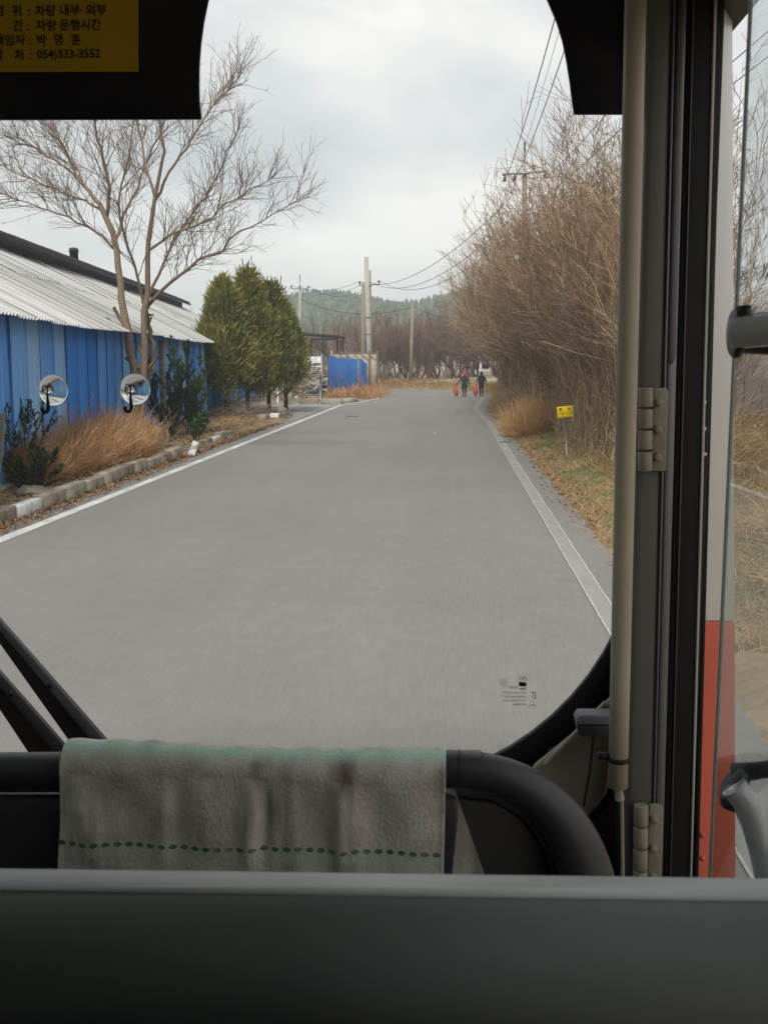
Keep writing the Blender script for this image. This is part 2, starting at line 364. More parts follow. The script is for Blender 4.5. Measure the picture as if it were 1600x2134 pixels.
def gh(x, y):
    x = np.asarray(x, float); y = np.asarray(y, float)
    sm = lambda a: np.clip(a, 0, 1) ** 2 * (3 - 2 * np.clip(a, 0, 1))
    left = 0.16 * sm((-6.32 - x) / 0.12)
    apron = sm((y - 39.5) / 2) * sm((60 - y) / 3) * sm((x + 22) / 6)
    left = left * (1 - apron) - 0.05 * apron
    e_r = road_right(y)
    right = 0.10 * sm((x - e_r) / 0.35) + 0.22 * sm((x - e_r - 0.3) / 1.2) + 1.5 * sm((x - e_r - 1.3) / 4.5) + 1.5 * sm((x - e_r - 6) / 12)
    z = np.where(x < -6.2, left, np.where(x > e_r - 0.1, right - 0.05, -0.06))
    z = np.where((x < -6.2), z, z)
    # beyond the bend
    outer = np.interp(x, [-60, -30, -14, -6, -2, 0.5, 1.9, 2.6, 8], [94, 91, 88, 86, 84, 81, 77, 71, 66])
    inner = np.interp(x, [-60, -30, -14, -8.2, -5.6, -4.5], [82, 80, 78, 76.2, 74, 71])
    far = sm((y - outer - 0.1) / 2.0)
    bank = 0.45 * far + np.clip(y - outer - 3, 0, 400) * 0.004
    on_road = (y > 60) & (y < outer) & (((x > road_left(np.minimum(y, 71)) + 0.1) & (y < 71)) | ((y >= inner + 0.2) & (x < 2)))
    z = np.where(y > outer, np.maximum(bank, np.where(x > 3, z, -1)), z)
    z = np.where(on_road, -0.06, z)
    near_left_far = (y > 60) & (x < road_left(np.minimum(y, 71)) - 0.05) & (y < inner - 0.3)
    z = np.where(near_left_far, 0.08, z)
    off = (x < -6.5) | (x > 2.4) | (y > outer + 2)
    z = z + np.where(off & (z > -0.04), 0.035 * vnoise(x * 1.7, y * 1.7, 3), 0)
    return z
xs = np.unique(np.concatenate([np.linspace(-1500, -60, 25), np.linspace(-60, -12, 49), np.arange(-12, -7, 0.5), np.arange(-7, -5.8, 0.1), np.arange(-5.8, 1.6, 0.5), np.arange(1.6, 3.6, 0.1), np.arange(3.6, 12, 0.5), np.linspace(12, 60, 40), np.linspace(60, 1500, 25)]))
ys = np.unique(np.concatenate([np.linspace(-200, -10, 15), np.arange(-10, 100, 0.5), np.linspace(100, 300, 60), np.linspace(300, 2500, 25)]))
XX, YY = np.meshgrid(xs, ys); ZZ = gh(XX, YY)
mb = MB(); idx = np.arange(XX.size).reshape(XX.shape)
mb.add(np.stack([XX, YY, ZZ], -1).reshape(-1, 3), np.stack([idx[:-1, :-1], idx[:-1, 1:], idx[1:, 1:], idx[1:, :-1]], -1).reshape(-1, 4))
ground = props(mb.build('ground', M['soil'], smooth=True), 'brown dry soil of the roadside verges and fields', None, None, 'structure')

def strip(name, A, B, z, mat, kind='structure', label=None, cols=5):
    A, B = np.asarray(A, float), np.asarray(B, float); mb = MB(); n = len(A)
    s = np.linspace(0, 1, cols)[None, :, None]
    P = A[:, None, :] * (1 - s) + B[:, None, :] * s
    P = np.concatenate([P, np.full(P.shape[:2] + (1,), z)], 2); idx = np.arange(n * cols).reshape(n, cols)
    mb.add(P.reshape(-1, 3), np.stack([idx[:-1, :-1], idx[:-1, 1:], idx[1:, 1:], idx[1:, :-1]], -1).reshape(-1, 4))
    return props(mb.build(name, mat), label, None, None, kind)
# straight piece with a ragged right edge, then the bend
yy = np.arange(-12, 60, 0.12)
ragged = 0.07 * vnoise(yy * 0.9, yy * 0.3, 1) + 0.035 * vnoise(yy * 4.0, yy, 5) + 0.02 * rng.normal(size=len(yy))
A0 = np.stack([road_left(yy), yy], 1); B0 = np.stack([road_right(yy) + ragged, yy], 1)
A1 = resample(L_EDGE[5:], 40)[0:]; B1 = resample(R_EDGE[5:], 40)
ycut = yy[-1]
A_mid = np.array([[-5.1, 60.5], [-4.75, 64.0]]); B_mid = np.array([[2.25, 60.5], [2.45, 64.0]])
road = strip('road', np.vstack([A0, A_mid, A1]), np.vstack([B0, B_mid, B1]), 0.0, M['asphalt'], label='grey asphalt country road bending left at its far end')
mb = MB()
ap = np.array([(-6.0, 40.5), (-5.95, 57), (-8, 60), (-13, 62), (-22, 62), (-22, 41), (-9, 40.4)])
mb.poly(np.concatenate([ap, np.full((len(ap), 1), 0.004)], 1)[::-1] * 1.0)
apron = props(mb.build('driveway', M['asphalt_worn'], fix=True), 'worn paved driveway leading off to the yard gate', None, None, 'structure')
if apron.data.polygons[0].normal.z < 0: apron.data.flip_normals()
pp = np.array([(3.0, 82.5), (0.2, 84.6), (-3.5, 86.4), (-3.0, 88.0), (1.0, 86.6), (6.0, 84.5), (12, 84.0), (12, 82.4), (6, 82.4)])
mb = MB(); mb.poly(np.array([(x, y, float(gh(x, y)) + 0.05) for x, y in pp]))
props(mb.build('path', M['path'], fix=True), 'pale concrete path joining the road at the bend', None, None, 'structure')

# edge lines
yl = np.concatenate([np.arange(-2, 54.6, 0.25), np.arange(55, 68.5, 0.5)])
xl = np.interp(yl, [-2, 54.5, 59, 68.5], [-5.69, -5.66, -4.9, -4.05])
wv = 0.012 * vnoise(yl * 2, yl, 2)
strip('edge_line', np.stack([xl - 0.09 + wv, yl], 1), np.stack([xl + 0.09 - wv, yl], 1), 0.006, M['paint'], label='white painted edge line beside the kerb', cols=2)
yr = np.arange(-2, 67, 0.25); xr = np.interp(yr, [-2, 38, 50, 52, 60, 67], [1.42, 1.40, 1.18, 1.2, 1.62, 2.1])
strip('edge_line', np.stack([xr - 0.085, yr], 1), np.stack([xr + 0.085, yr], 1), 0.006, M['paint_worn'], label='worn grey edge line beside the thicket', cols=2)
for sgn in (-1, 1):
    jit = 0.006 * vnoise(yr * 3, yr, 4 + sgn)
    strip('line_border', np.stack([xr + sgn * 0.085 - 0.009 + jit, yr], 1), np.stack([xr + sgn * 0.085 + 0.009 + jit, yr], 1), 0.010, M['paint_mid'],
          label='thin bright border on the %s side of the worn edge line' % ('road' if sgn < 0 else 'verge'), cols=2)

# ------------------------------------------------------------------ kerb of separate stones
kerb = props(empty('kerb', (0, 0, 0)), 'weathered concrete kerb along the verge of the blue barn', None, None, 'structure')
def stone_mesh(name, l, w, h, seed):
    mb = MB(); mb.box((-w / 2, -l / 2, -0.12), (w / 2, l / 2, h))
    me = mb.mesh(name); bm = bmesh.new(); bm.from_mesh(me)
    bmesh.ops.bevel(bm, geom=bm.edges[:], offset=0.018, segments=1, affect='EDGES')
    rs = random.Random(seed)
    for v in bm.verts: v.co += Vector((rs.uniform(-1, 1), rs.uniform(-1, 1), rs.uniform(-1, 1))) * 0.008
    bm.to_mesh(me); bm.free(); return me
stones = [stone_mesh('kerb_stone', 0.985, 0.20, 0.22 + 0.012 * i, i) for i in range(4)]
white_stone = stone_mesh('kerb_stone', 0.97, 0.17, 0.20, 9)
for m_ in stones: m_.materials.append(M['concrete_dark'])
white_stone.materials.append(M['white_stone'])
y = 6.0; k = 0
while y < 31.5:
    x = np.interp(y, [0, 13, 31], [-6.20, -6.22, -6.52])
    wht = k in (9, 19, 22)
    o = bpy.data.objects.new('kerb_stone', white_stone if wht else stones[k % 4]); COL.objects.link(o); o.parent = kerb
    o.location = (x + random.uniform(-.015, .015), y, random.uniform(-.02, .015))
    o.rotation_euler = (random.uniform(-.012, .012), random.uniform(-.03, .03), 0.017 + random.uniform(-.012, .012))
    if k == 19: o.rotation_euler = (0.25, 0.5, 0.25); o.location.x += 0.12; o.location.z += 0.02; o['label'] = 'whitish kerb stone tipped over towards the road'
    y += 1.0 + (0.25 if k in (18, 19) else 0.0); k += 1

# loose blocks beside the driveway
def block_thing(name, lo, hi, label, cat, mat, rz=0.0, group=None, bev=0.02):
    lo, hi = np.asarray(lo, float), np.asarray(hi, float); c = (lo + hi) / 2; c[2] = lo[2]
    mb = MB(); mb.box(lo - c, hi - c)
    o = mb.build(name, mat, bevel=bev, seg=1)
    o.location = c; o.rotation_euler = (0, 0, rz)
    return props(o, label, cat, group)
for i, (px, py, l, h, lab, mt) in enumerate([
        (548, 883, 0.9, 0.34, 'concrete block nearest the kerb end, below the cedars', 'concrete_dark'),
        (572, 878, 0.85, 0.30, 'middle concrete block of the short row below the cedars', 'white_stone'),
        (588, 872, 0.6, 0.42, 'tall concrete block ending the row below the cedars', 'concrete_dark')]):
    g = G(px, py); block_thing('concrete_block', (g[0] - 0.17, g[1] - l / 2, -0.04), (g[0] + 0.17, g[1] + l / 2, h), lab, 'block', M[mt], 0.1 * i, 'concrete blocks along the driveway')
g = G(690, 842); block_thing('concrete_block', (g[0] - 0.55, g[1] - .2, -0.04), (g[0] + 0.55, g[1] + .2, 0.30), 'long pale concrete block in front of the blue sheet fence', 'block', M['concrete'], 0.0, 'concrete blocks along the driveway')
g = G(644, 841); block_thing('concrete_block', (g[0] - 0.55, g[1] - .15, -0.04), (g[0] + 0.5, g[1] + .15, 0.26), 'low brown concrete block in front of the scrap pile', 'block', M['concrete_dark'], 0.05, 'concrete blocks along the driveway')
g = G(728, 838); block_thing('concrete_block', (g[0] - 0.45, g[1] - .6, -0.04), (g[0] + 0.3, g[1] + .6, 0.22), 'low kerb block at the foot of the dry weeds', 'block', M['concrete'], -0.35, 'concrete blocks along the driveway')
g = G(602, 843); block_thing('gate_post', (g[0] - .14, g[1] - .14, -0.05), (g[0] + .14, g[1] + .14, 0.72), 'stubby square concrete post at the yard entrance', 'post', M['concrete'], 0.2)
g = G(618, 835); block_thing('foam_box', (g[0] - .16, g[1] - .1, 0.02), (g[0] + .16, g[1] + .1, 0.24), 'small white box lying by the scrap pile', 'box', M['white'], 0.2)

# ------------------------------------------------------------------ blue barn
BX, BY, BROT = -9.5, 38.2, 0.0977
T0, T1 = -27.0, 29.0
barn = empty('barn', (BX, BY, 0.1), BROT, 'long low barn with faded blue corrugated walls and pale roof', 'barn')
def corrugated(name, width, length, pitch, depth, npts=4):
    n = int(round(width / pitch * npts)) + 1
    t = np.linspace(-width / 2, width / 2, n); d = depth * np.cos(t / pitch * 2 * np.pi)
    mb = MB(); V = np.concatenate([np.stack([d, t, np.zeros(n)], 1), np.stack([d, t, np.full(n, length)], 1)])
    mb.add(V, [(i, i + 1, i + 1 + n, i + n) for i in range(n - 1)]); return mb.mesh(name, False)
wall_me = corrugated('wall_sheet', 0.96, 2.9, 0.12, 0.036)
wall_me.materials.append(M['blue'])
t = T0; k = 0
while t < T1:
    o = bpy.data.objects.new('wall_sheet', wall_me); COL.objects.link(o); o.parent = barn
    o.location = (0.012 * (k % 2) + random.uniform(-.008, .008), t + 0.45, random.uniform(-.03, .03)); o.rotation_euler = (random.uniform(-.004, .004), random.uniform(-.008, .008), 0)
    t += 0.9; k += 1
EAVE, RIDGE = (0.48, 2.84), (-5.0, 5.62)
sl = math.hypot(RIDGE[0] - EAVE[0], RIDGE[1] - EAVE[1]); ang = math.atan2(RIDGE[1] - EAVE[1], EAVE[0] - RIDGE[0])
roof_me = corrugated('roof_sheet', 1.02, sl / 2 + 0.12, 0.17, 0.034, 3)
roof_me.materials.append(M['roof'])
t = T0 - 0.3; k = 0
while t < T1 + 0.2:
    for half in (0, 1):
        o = bpy.data.objects.new('roof_sheet', roof_me); COL.objects.link(o); o.parent = barn
        fx = half * sl / 2 - (0.10 if half else 0)
        o.location = (EAVE[0] - fx * math.cos(ang), t + 0.48, EAVE[1] + fx * math.sin(ang) + 0.03 * half + 0.012 * (k % 2) + random.uniform(-.012, .012) + 0.025 * math.sin(t * 0.45))
        o.rotation_euler = (random.uniform(-.006, .006), -(math.pi / 2 - ang) + random.uniform(-.004, .004), 0)
    t += 0.96; k += 1
mb = MB()
mb.box((-9.9, T0, 0), (-9.7, T1, 2.9)); mb.build('back_wall', M['concrete'], barn, world=False)
mb = MB(); mb.prism([(-10.3, T0 - .2, 2.9), (-5.0, T0 - .2, 5.55), (-5.0, T0 - .2, 5.47), (-10.3, T0 - .2, 2.8)], (0, T1 - T0 + .4, 0)); mb.build('back_roof', M['roof'], barn, world=False, fix=True)
for nm, tt in (('gable_wall', T0 + .05), ('gable_wall', T1 - .05)):
    mb = MB(); mb.prism([(0, tt, 0), (-9.7, tt, 0), (-9.7, tt, 2.95), (-5, tt, 5.4), (-0.05, tt, 2.9)], (0, 0.04, 0)); mb.build(nm, M['blue'], barn, world=False, fix=True)
mb = MB(); mb.box((-0.14, T0 + .1, 2.70), (-0.06, T1 - .1, 2.80)); mb.build('eave_beam', M['wood'], barn, world=False)
# raised dark ridge
mb = MB(); mb.box((-5.5, T0, 5.45), (-4.62, T1, 5.78)); mb.build('ridge_vent', M['dark_roof'], barn, world=False)
mb = MB()
mb.prism([(-4.15, T0 - .3, 5.62), (-5.05, T0 - .3, 5.95), (-5.95, T0 - .3, 5.62), (-5.95, T0 - .3, 5.74), (-5.05, T0 - .3, 6.10), (-4.15, T0 - .3, 5.74)], (0, T1 - T0 + .8, 0))
rc = mb.build('ridge_roof', M['dark_roof'], barn, world=False, fix=True)
tile = MB(); tile.tubes(np.array([[(-4.12, 0, 5.76), (-5.0, 0, 6.12)]]), 0.05, 6, cap=True); tile_me = tile.mesh('ridge_tile', True); tile_me.materials.append(M['dark_roof'])
for i in range(int((T1 - T0) / 0.24)):
    o = bpy.data.objects.new('ridge_tile', tile_me); COL.objects.link(o); o.parent = rc; o.location = (0, T0 + i * 0.24, random.uniform(-.012, .012))
mb = MB(); mb.lathe([(0.0, 5.9), (0.17, 5.9), (0.17, 6.38), (0.20, 6.38), (0.17, 6.52), (0.0, 6.56)], (-4.95, 3.8, 0), n=12); mb.build('roof_vent', M['dark_roof'], barn, world=False)
mb = MB(); mb.box((0.02, -6.4, 0), (0.16, -6.05, 2.74)); mb.build('wall_pillar', M['concrete_dark'], barn, world=False, bevel=0.01)
mb = MB(); mb.box((0.03, T0, -0.05), (0.12, T1, 0.14)); mb.build('wall_footing', M['concrete_dark'], barn, world=False, bevel=0.02)

# building with blue roof behind the barn
bb = empty('far_shed', (-22.8, 88, 0), 0.0, 'shed roof with a blue edge just behind the barn ridge', 'shed')
mb = MB(); mb.box((-6, -6, 0), (5, 8, 4.6)); mb.build('wall', M['concrete'], bb, world=False)
mb = MB(); mb.prism([(5.4, -6.4, 4.6), (-.5, -6.4, 6.3), (-6.4, -6.4, 4.6), (-.5, -6.4, 6.5), (5.4, -6.4, 4.8)][:3] + [(-6.4, -6.4, 4.8), (-.5, -6.4, 6.5), (5.4, -6.4, 4.8)], (0, 14.8, 0)); mb.build('roof', M['tarp'], bb, world=False, fix=True)

# ------------------------------------------------------------------ growth helpers
def unit(v): return v / (np.linalg.norm(v, axis=-1, keepdims=True) + 1e-9)
def arcs(root, d, L, K, bend, wob):
    """N curved stems of K points: root + d L s + bend L s^2 + a smooth wobble"""
    N = len(root); s = np.linspace(0, 1, K)[None, :, None]
    w = np.cumsum(rng.normal(size=(N, K, 3)), 1) * wob / math.sqrt(K); w -= w[:, :1]
    return root[:, None] + d[:, None] * L[:, None, None] * s + bend[:, None] * L[:, None, None] * s * s + w * L[:, None, None]
def on_path(P, i, s):
    """points and tangents at fraction s along paths P[i]"""
    K = P.shape[1]; f = s * (K - 1); a = np.minimum(f.astype(int), K - 2); u = (f - a)[:, None]
    p0, p1 = P[i, a], P[i, a + 1]; return p0 * (1 - u) + p1 * u, unit(p1 - p0)
def side_shoots(P, per, lmin, lmax, K, spread, up, wob, smin=0.2, power=1.0, stemlen=None, taper=.6):
    N = len(P); i = np.repeat(np.arange(N), per); n = len(i)
    s = smin + (1 - smin) * rng.random(n) ** power
    p, t = on_path(P, i, s)
    d = unit(t + spread * unit(rng.normal(size=(n, 3))) + np.array([0, 0, up]))
    L = lmin + (lmax - lmin) * rng.random(n); L = L * (1.18 - taper * s)
    if stemlen is not None: L = L * stemlen[i]
    bend = rng.normal(size=(n, 3)) * 0.12 + np.array([0, 0, up * 0.3])
    return arcs(p, d, L, K, bend, wob), i, s, L

# ------------------------------------------------------------------ the big bare tree by the barn
TY = 25.5
def TP(px, py, dy=0.0): return D(px, py, TY + dy)
tree = empty('bare_tree', (*D(290, 905, TY)[:2], 0.15), 0, 'large leafless tree with twin trunks in front of the blue barn', 'tree')
limbs = [  # pixel polylines with depth offsets and start/end radius
    ([(292, 930, 0), (285, 850, 0), (283, 780, 0), (272, 720, 0), (262, 680, 0), (250, 600, .1), (243, 540, .1), (240, 500, .2), (222, 450, .3), (208, 425, .3)], .17, .085),
    ([(292, 900, 0), (298, 800, -.1), (302, 760, -.1), (300, 690, -.2), (301, 640, -.2), (308, 560, -.3), (312, 480, -.3), (322, 410, -.4), (335, 350, -.5)], .14, .055),
    ([(296, 820, 0), (316, 770, .2), (318, 720, .2), (308, 660, .1), (305, 620, .1)], .10, .07),
    ([(208, 425, .3), (180, 390, .5), (150, 350, .7), (135, 310, .9), (110, 270, 1.1), (70, 235, 1.3)], .075, .02),
    ([(222, 450, .3), (228, 400, 0), (222, 350, -.2), (205, 290, -.4), (195, 230, -.6), (190, 130, -.8)], .07, .018),
    ([(240, 500, .2), (262, 440, .6), (290, 380, .9), (315, 320, 1.2), (345, 250, 1.6), (375, 170, 1.8)], .055, .014),
    ([(335, 350, -.5), (340, 300, -.8), (330, 240, -1), (345, 160, -1.2), (360, 60, -1.4)], .05, .012),
    ([(320, 420, -.4), (350, 360, -.2), (395, 300, 0), (430, 240, .3), (470, 190, .5), (505, 150, .6)], .05, .010),
    ([(306, 640, .1), (330, 610, -.2), (365, 580, -.5), (410, 545, -.8), (465, 522, -1), (480, 490, -1.2), (525, 472, -1.3), (580, 440, -1.6), (622, 415, -1.8)], .065, .008),
    ([(308, 620, .1), (335, 560, .5), (362, 500, .8), (400, 440, 1.1), (440, 395, 1.3), (470, 330, 1.5), (500, 260, 1.7)], .055, .010),
    ([(312, 520, -.3), (360, 485, -.8), (420, 465, -1.1), (480, 420, -1.4), (520, 395, -1.7), (565, 370, -1.9)], .045, .007),
    ([(240, 520, .2), (200, 480, -.3), (140, 450, -.8), (80, 430, -1.2), (20, 410, -1.5), (-50, 370, -1.7)], .04, .007),
    ([(215, 440, .3), (170, 415, .9), (110, 390, 1.3), (50, 370, 1.6), (-20, 330, 1.9)], .045, .007),
    ([(300, 640, -.1), (285, 560, -.6), (255, 480, -1.2), (250, 400, -1.6), (270, 320, -1.9), (280, 230, -2.2), (290, 120, -2.4)], .05, .010),
    ([(180, 390, .5), (140, 350, .2), (80, 310, -.2), (20, 290, -.5), (-60, 240, -.8)], .04, .007),
    ([(322, 410, -.4), (300, 330, -.1), (285, 250, .3), (270, 150, .6), (265, 40, .8)], .045, .009),
]
mb = MB(); LP = []
for pts, r0, r1 in limbs:
    P = np.array([TP(*p) for p in pts]); P = resample(P, 16)
    P[1:-1] += rng.normal(size=(14, 3)) * 0.018
    LP.append(P); mb.tubes(P, np.linspace(r0, r1, 16) * .74, 8, tint=0.5 + 0.3 * rng.random())
# cut stubs
for a, b, r in [((262, 680), (237, 640), .05), ((266, 690), (222, 662), .035), ((302, 650), (320, 656), .03), ((298, 700), (316, 660), .03), ((300, 770), (262, 745), .055), ((305, 770), (330, 740), .045), ((300, 745), (285, 712), .05)]:
    mb.tubes(np.array([TP(*a), TP((a[0] + b[0]) / 2, (a[1] + b[1]) / 2 + 3), TP(*b)]), np.array([r, r * .9, r * .8]), 7, tint=.35, cap=True)
mb.build('trunk', M['bark'], tree, smooth=True)
LPa = np.array(LP[3:]); lens = np.linalg.norm(np.diff(LPa, axis=1), axis=2).sum(1)
mb = MB()
S1, i1, s1, l1 = side_shoots(LPa, 22, 0.6, 1.5, 8, 0.8, 0.25, 0.05, 0.12, taper=.8)
mb.tubes(S1, np.linspace(.0125, .0045, 8)[None] * (0.7 + 0.5 * rng.random((len(S1), 1))), 5, 0.3 + 0.4 * rng.random(len(S1)))
S2, i2, s2, l2 = side_shoots(np.concatenate([S1]), 4, 0.4, 1.0, 6, 0.9, 0.25, 0.06, 0.15)
mb.tubes(S2, np.linspace(.0058, .0032, 6), 4, 0.25 + 0.4 * rng.random(len(S2)))
S2b, *_ = side_shoots(LPa, 18, 0.4, 0.95, 6, 0.9, 0.3, 0.06, 0.2)
mb.tubes(S2b, np.linspace(.007, .0032, 6), 4, 0.25 + 0.4 * rng.random(len(S2b)))
S3, *_ = side_shoots(np.concatenate([S2, S2b]), 3, 0.2, 0.5, 4, 0.8, 0.2, 0.08, 0.2)
mb.tubes(S3, np.linspace(.0036, .0024, 4), 3, 0.2 + 0.4 * rng.random(len(S3)))
mb.build('crown', M['bark'], tree, smooth=True)

# ------------------------------------------------------------------ evergreen cedars
def cedar(px, base_y, top_py, Y, rad, label, seed, lean=0.0, skirt=0.9, tone=0.0):
    global rng
    keep = rng; rng = np.random.default_rng(seed)
    x = D(px, 700, Y)[0]; top = D(px, top_py, Y)[2]; z0 = 0.1
    t = empty('cedar_tree', (x, Y, z0), 0, label, 'tree', 'cedars beside the blue barn')
    H = top - z0; mb = MB()
    mb.tubes(np.array([(0, 0, -.1), (0.03, 0, .5 * H), (lean, 0, .9 * H)]), np.array([.10, .07, .02]), 7)
    for k in range(5):
        a = rng.random() * 6.28; mb.tubes(np.array([(0, 0, .12 * H + .06 * k), (math.cos(a) * rad * .4, math.sin(a) * rad * .4, .24 * H + .08 * k)]), np.array([.04, .015]), 5)
    mb.build('trunk', M['bark_dark'], t, world=False, smooth=True)
    nl = 120; h = skirt / H + (1 - skirt / H) * rng.random(nl) ** 0.85
    prof = np.clip((1 - h) / (1 - 0.30), 0, 1) ** 0.6 * np.clip((h - skirt / H + 0.12) / 0.2, 0.3, 1)
    a = rng.random(nl) * 2 * np.pi
    rr = rad * prof * (0.30 + 0.75 * rng.random(nl))
    cen = np.stack([rr * np.cos(a) + lean * h, rr * np.sin(a), h * H * 0.93], 1)
    size = (0.20 + 0.22 * rng.random(nl)) * (0.55 + 0.65 * prof) * rad / 1.1
    ltone = rng.random(nl)
    per = 210; i = np.repeat(np.arange(nl), per); n = len(i)
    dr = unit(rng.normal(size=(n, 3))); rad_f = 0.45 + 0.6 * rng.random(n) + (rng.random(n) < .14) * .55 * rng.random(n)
    p = cen[i] + dr * (size[i] * rad_f)[:, None] * np.array([1, 1, 1.9])
    out = unit(p * np.array([1, 1, 0]) + 1e-6); d = unit(0.55 * out + 0.5 * dr + np.array([0, 0, 0.9]) + 0.3 * rng.normal(size=(n, 3)))
    L = 0.10 + 0.20 * rng.random(n) ** 1.5; P = arcs(p, d, L, 3, rng.normal(size=(n, 3)) * .12, .03)
    side = unit(np.cross(d, rng.normal(size=(n, 3))))
    sun_side = 0.10 * np.clip(-dr[:, 0], -1, 1)
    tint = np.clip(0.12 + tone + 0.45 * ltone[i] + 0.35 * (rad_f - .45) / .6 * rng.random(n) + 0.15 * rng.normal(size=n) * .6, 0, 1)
    mb = MB(); mb.ribbons(P, np.array([.035, .055, .012]), side, tint)
    # loose leader tips
    n = 260; hh = rng.random(n); P = arcs(np.stack([lean * (0.8 + .2 * hh) + .16 * rng.normal(size=n) * (1.1 - hh), .16 * rng.normal(size=n) * (1.1 - hh), H * (.80 + .19 * hh)], 1), unit(np.stack([.3 * rng.normal(size=n), .3 * rng.normal(size=n), np.ones(n)], 1)), .12 + .2 * rng.random(n), 3, rng.normal(size=(n, 3)) * .1, .03)
    mb.ribbons(P, np.array([.04, .05, .01]), unit(rng.normal(size=(n, 3))), .3 + .5 * rng.random(n))
    mb.build('crown', M['cedar'], t, world=False)
    rng = keep
cedar(468, 850, 576, 43.0, 1.3, 'yellowish cedar closest to the bare tree', 1, -.05, 1.55, .26)
cedar(514, 850, 562, 45.0, 1.6, 'tallest cedar in the row, bushy and pointed', 2, .05, 1.5, .2)
cedar(558, 850, 590, 46.5, 1.65, 'pointed dark green cedar standing second from the driveway', 3, .03, 1.35, .07)
cedar(594, 845, 640, 48.0, 1.15, 'rounder and lowest cedar of the row, next to the driveway', 4, -.1, 1.5, .04)

def leafy(name, loc, label, cat, H, rad, n, ls, mat, stems, seed, up=0.5, columnar=False, group=None):
    global rng
    keep = rng; rng = np.random.default_rng(seed)
    t = empty(name, loc, 0, label, cat, group)
    a = rng.random(stems) * 6.28; r = rad * .25 * rng.random(stems)
    root = np.stack([r * np.cos(a), r * np.sin(a), np.full(stems, -.05)], 1)
    d = unit(np.stack([np.cos(a) * .5 * rad / H * 1.6, np.sin(a) * .5 * rad / H * 1.6, np.ones(stems)], 1) + .12 * rng.normal(size=(stems, 3)))
    S = arcs(root, d, H * (.65 + .35 * rng.random(stems)), 7, .08 * rng.normal(size=(stems, 3)), .05)
    T, *_ = side_shoots(S, 9, .25 * H * .5, .5 * H * .6, 5, .7, .35, .05, .15)
    mb = MB(); mb.tubes(S, np.linspace(.016, .005, 7), 5); mb.tubes(T, np.linspace(.007, .003, 5), 3)
    mb.build('stem', M['bark_dark'], t, world=False, smooth=True)
    A = np.concatenate([T]); i = rng.integers(0, len(A), n); p, tt = on_path(A, i, .1 + .9 * rng.random(n))
    d = unit(tt + .9 * unit(rng.normal(size=(n, 3))) + np.array([0, 0, up * .5])); L = ls * (.6 + .8 * rng.random(n))
    P = arcs(p, d, L, 3, .15 * rng.normal(size=(n, 3)), .02)
    mb = MB(); mb.ribbons(P, np.array([ls * .15, ls * .5, ls * .06]), unit(np.cross(d, rng.normal(size=(n, 3)))), rng.random(n))
    mb.build('foliage', mat, t, world=False); rng = keep
    return t
g = D(352, 886, 29.0); leafy('conifer_shrub', (g[0], 29.0, .15), 'slim dark conifer shrub right of the bare tree', 'shrub', 2.5, .42, 9000, .075, M['dark_leaf'], 9, 11, .8)
g = D(397, 886, 30.0); leafy('laurel_shrub', (g[0], 30.0, .15), 'bushy green broadleaf shrub against the blue wall', 'shrub', 2.2, .62, 4200, .085, M['mid_leaf'], 10, 12, .6)
g = D(402, 900, 27.5); leafy('laurel_sprout', (g[0], 27.5, .15), 'low green sprout at the foot of the broadleaf shrub', 'plant', .75, .3, 420, .08, M['mid_leaf'], 5, 13)
g = D(424, 880, 31.5); leafy('laurel_sprout', (g[0], 31.5, .15), 'thin green sapling growing beside the broadleaf shrub', 'plant', .95, .22, 260, .08, M['mid_leaf'], 4, 14)
g = D(18, 960, 17.5); leafy('evergreen_shrub', (g[0], 17.5, .15), 'dark evergreen shrub at the left edge before the barn', 'shrub', 1.75, .8, 3600, .06, M['dark_leaf'], 14, 15, .4)
g = D(62, 975, 17.0); leafy('evergreen_shrub', (g[0], 17.0, .15), 'low dark spreading evergreen beside the rust coloured brush', 'shrub', .8, .55, 3600, .06, M['dark_leaf'], 14, 16, .2)
g = D(483, 860, 42.0); leafy('laurel_sprout', (g[0], 42.0, .1), 'small dull green bush in front of the cedar trunks', 'plant', 1.3, .4, 900, .08, M['cedar'], 8, 17)

# ------------------------------------------------------------------ rust coloured dry brush on the verge
def brush(name, spots, n, hmin, hmax, lean, mat, label, cat, rad=.0035, twigs=5, kind=None, parent=None, tl=(.15, .4), tb=(0, 1), upz=1.0):
    sp = np.asarray(spots, float); i = rng.integers(0, len(sp), n)
    a = rng.random(n) * 6.28; r = sp[i, 2] * np.sqrt(rng.random(n))
    x = sp[i, 0] + r * np.cos(a); yv = sp[i, 1] + r * np.sin(a) * 1.3; z = gh(x, yv) - .03
    edge = 1 - .55 * (r / sp[i, 2]) ** 2
    L = (hmin + (hmax - hmin) * rng.random(n)) * edge * sp[i, 3]
    d = unit(np.stack([np.cos(a) * lean * r / sp[i, 2], np.sin(a) * lean * r / sp[i, 2], np.full(n, upz)], 1) + .28 * rng.normal(size=(n, 3)))
    P = arcs(np.stack([x, yv, z], 1), d, L, 6, .16 * rng.normal(size=(n, 3)) + np.array([0, 0, -.12]), .06)
    mb = MB(); tn = tb[0] + (tb[1] - tb[0]) * rng.random(n)
    mb.tubes(P, np.linspace(rad * 1.3, rad * .6, 6), 3, tn)
    if twigs:
        T, ti, *_ = side_shoots(P, twigs, tl[0], tl[1], 4, .9, .15, .09, .25, .8)
        mb.tubes(T, np.linspace(rad * .8, rad * .5, 4), 3, np.clip(tn[ti] + .25 * rng.normal(size=len(T)), 0, 1))
    o = mb.build(name, mat)
    return props(o, label, cat, None, kind)
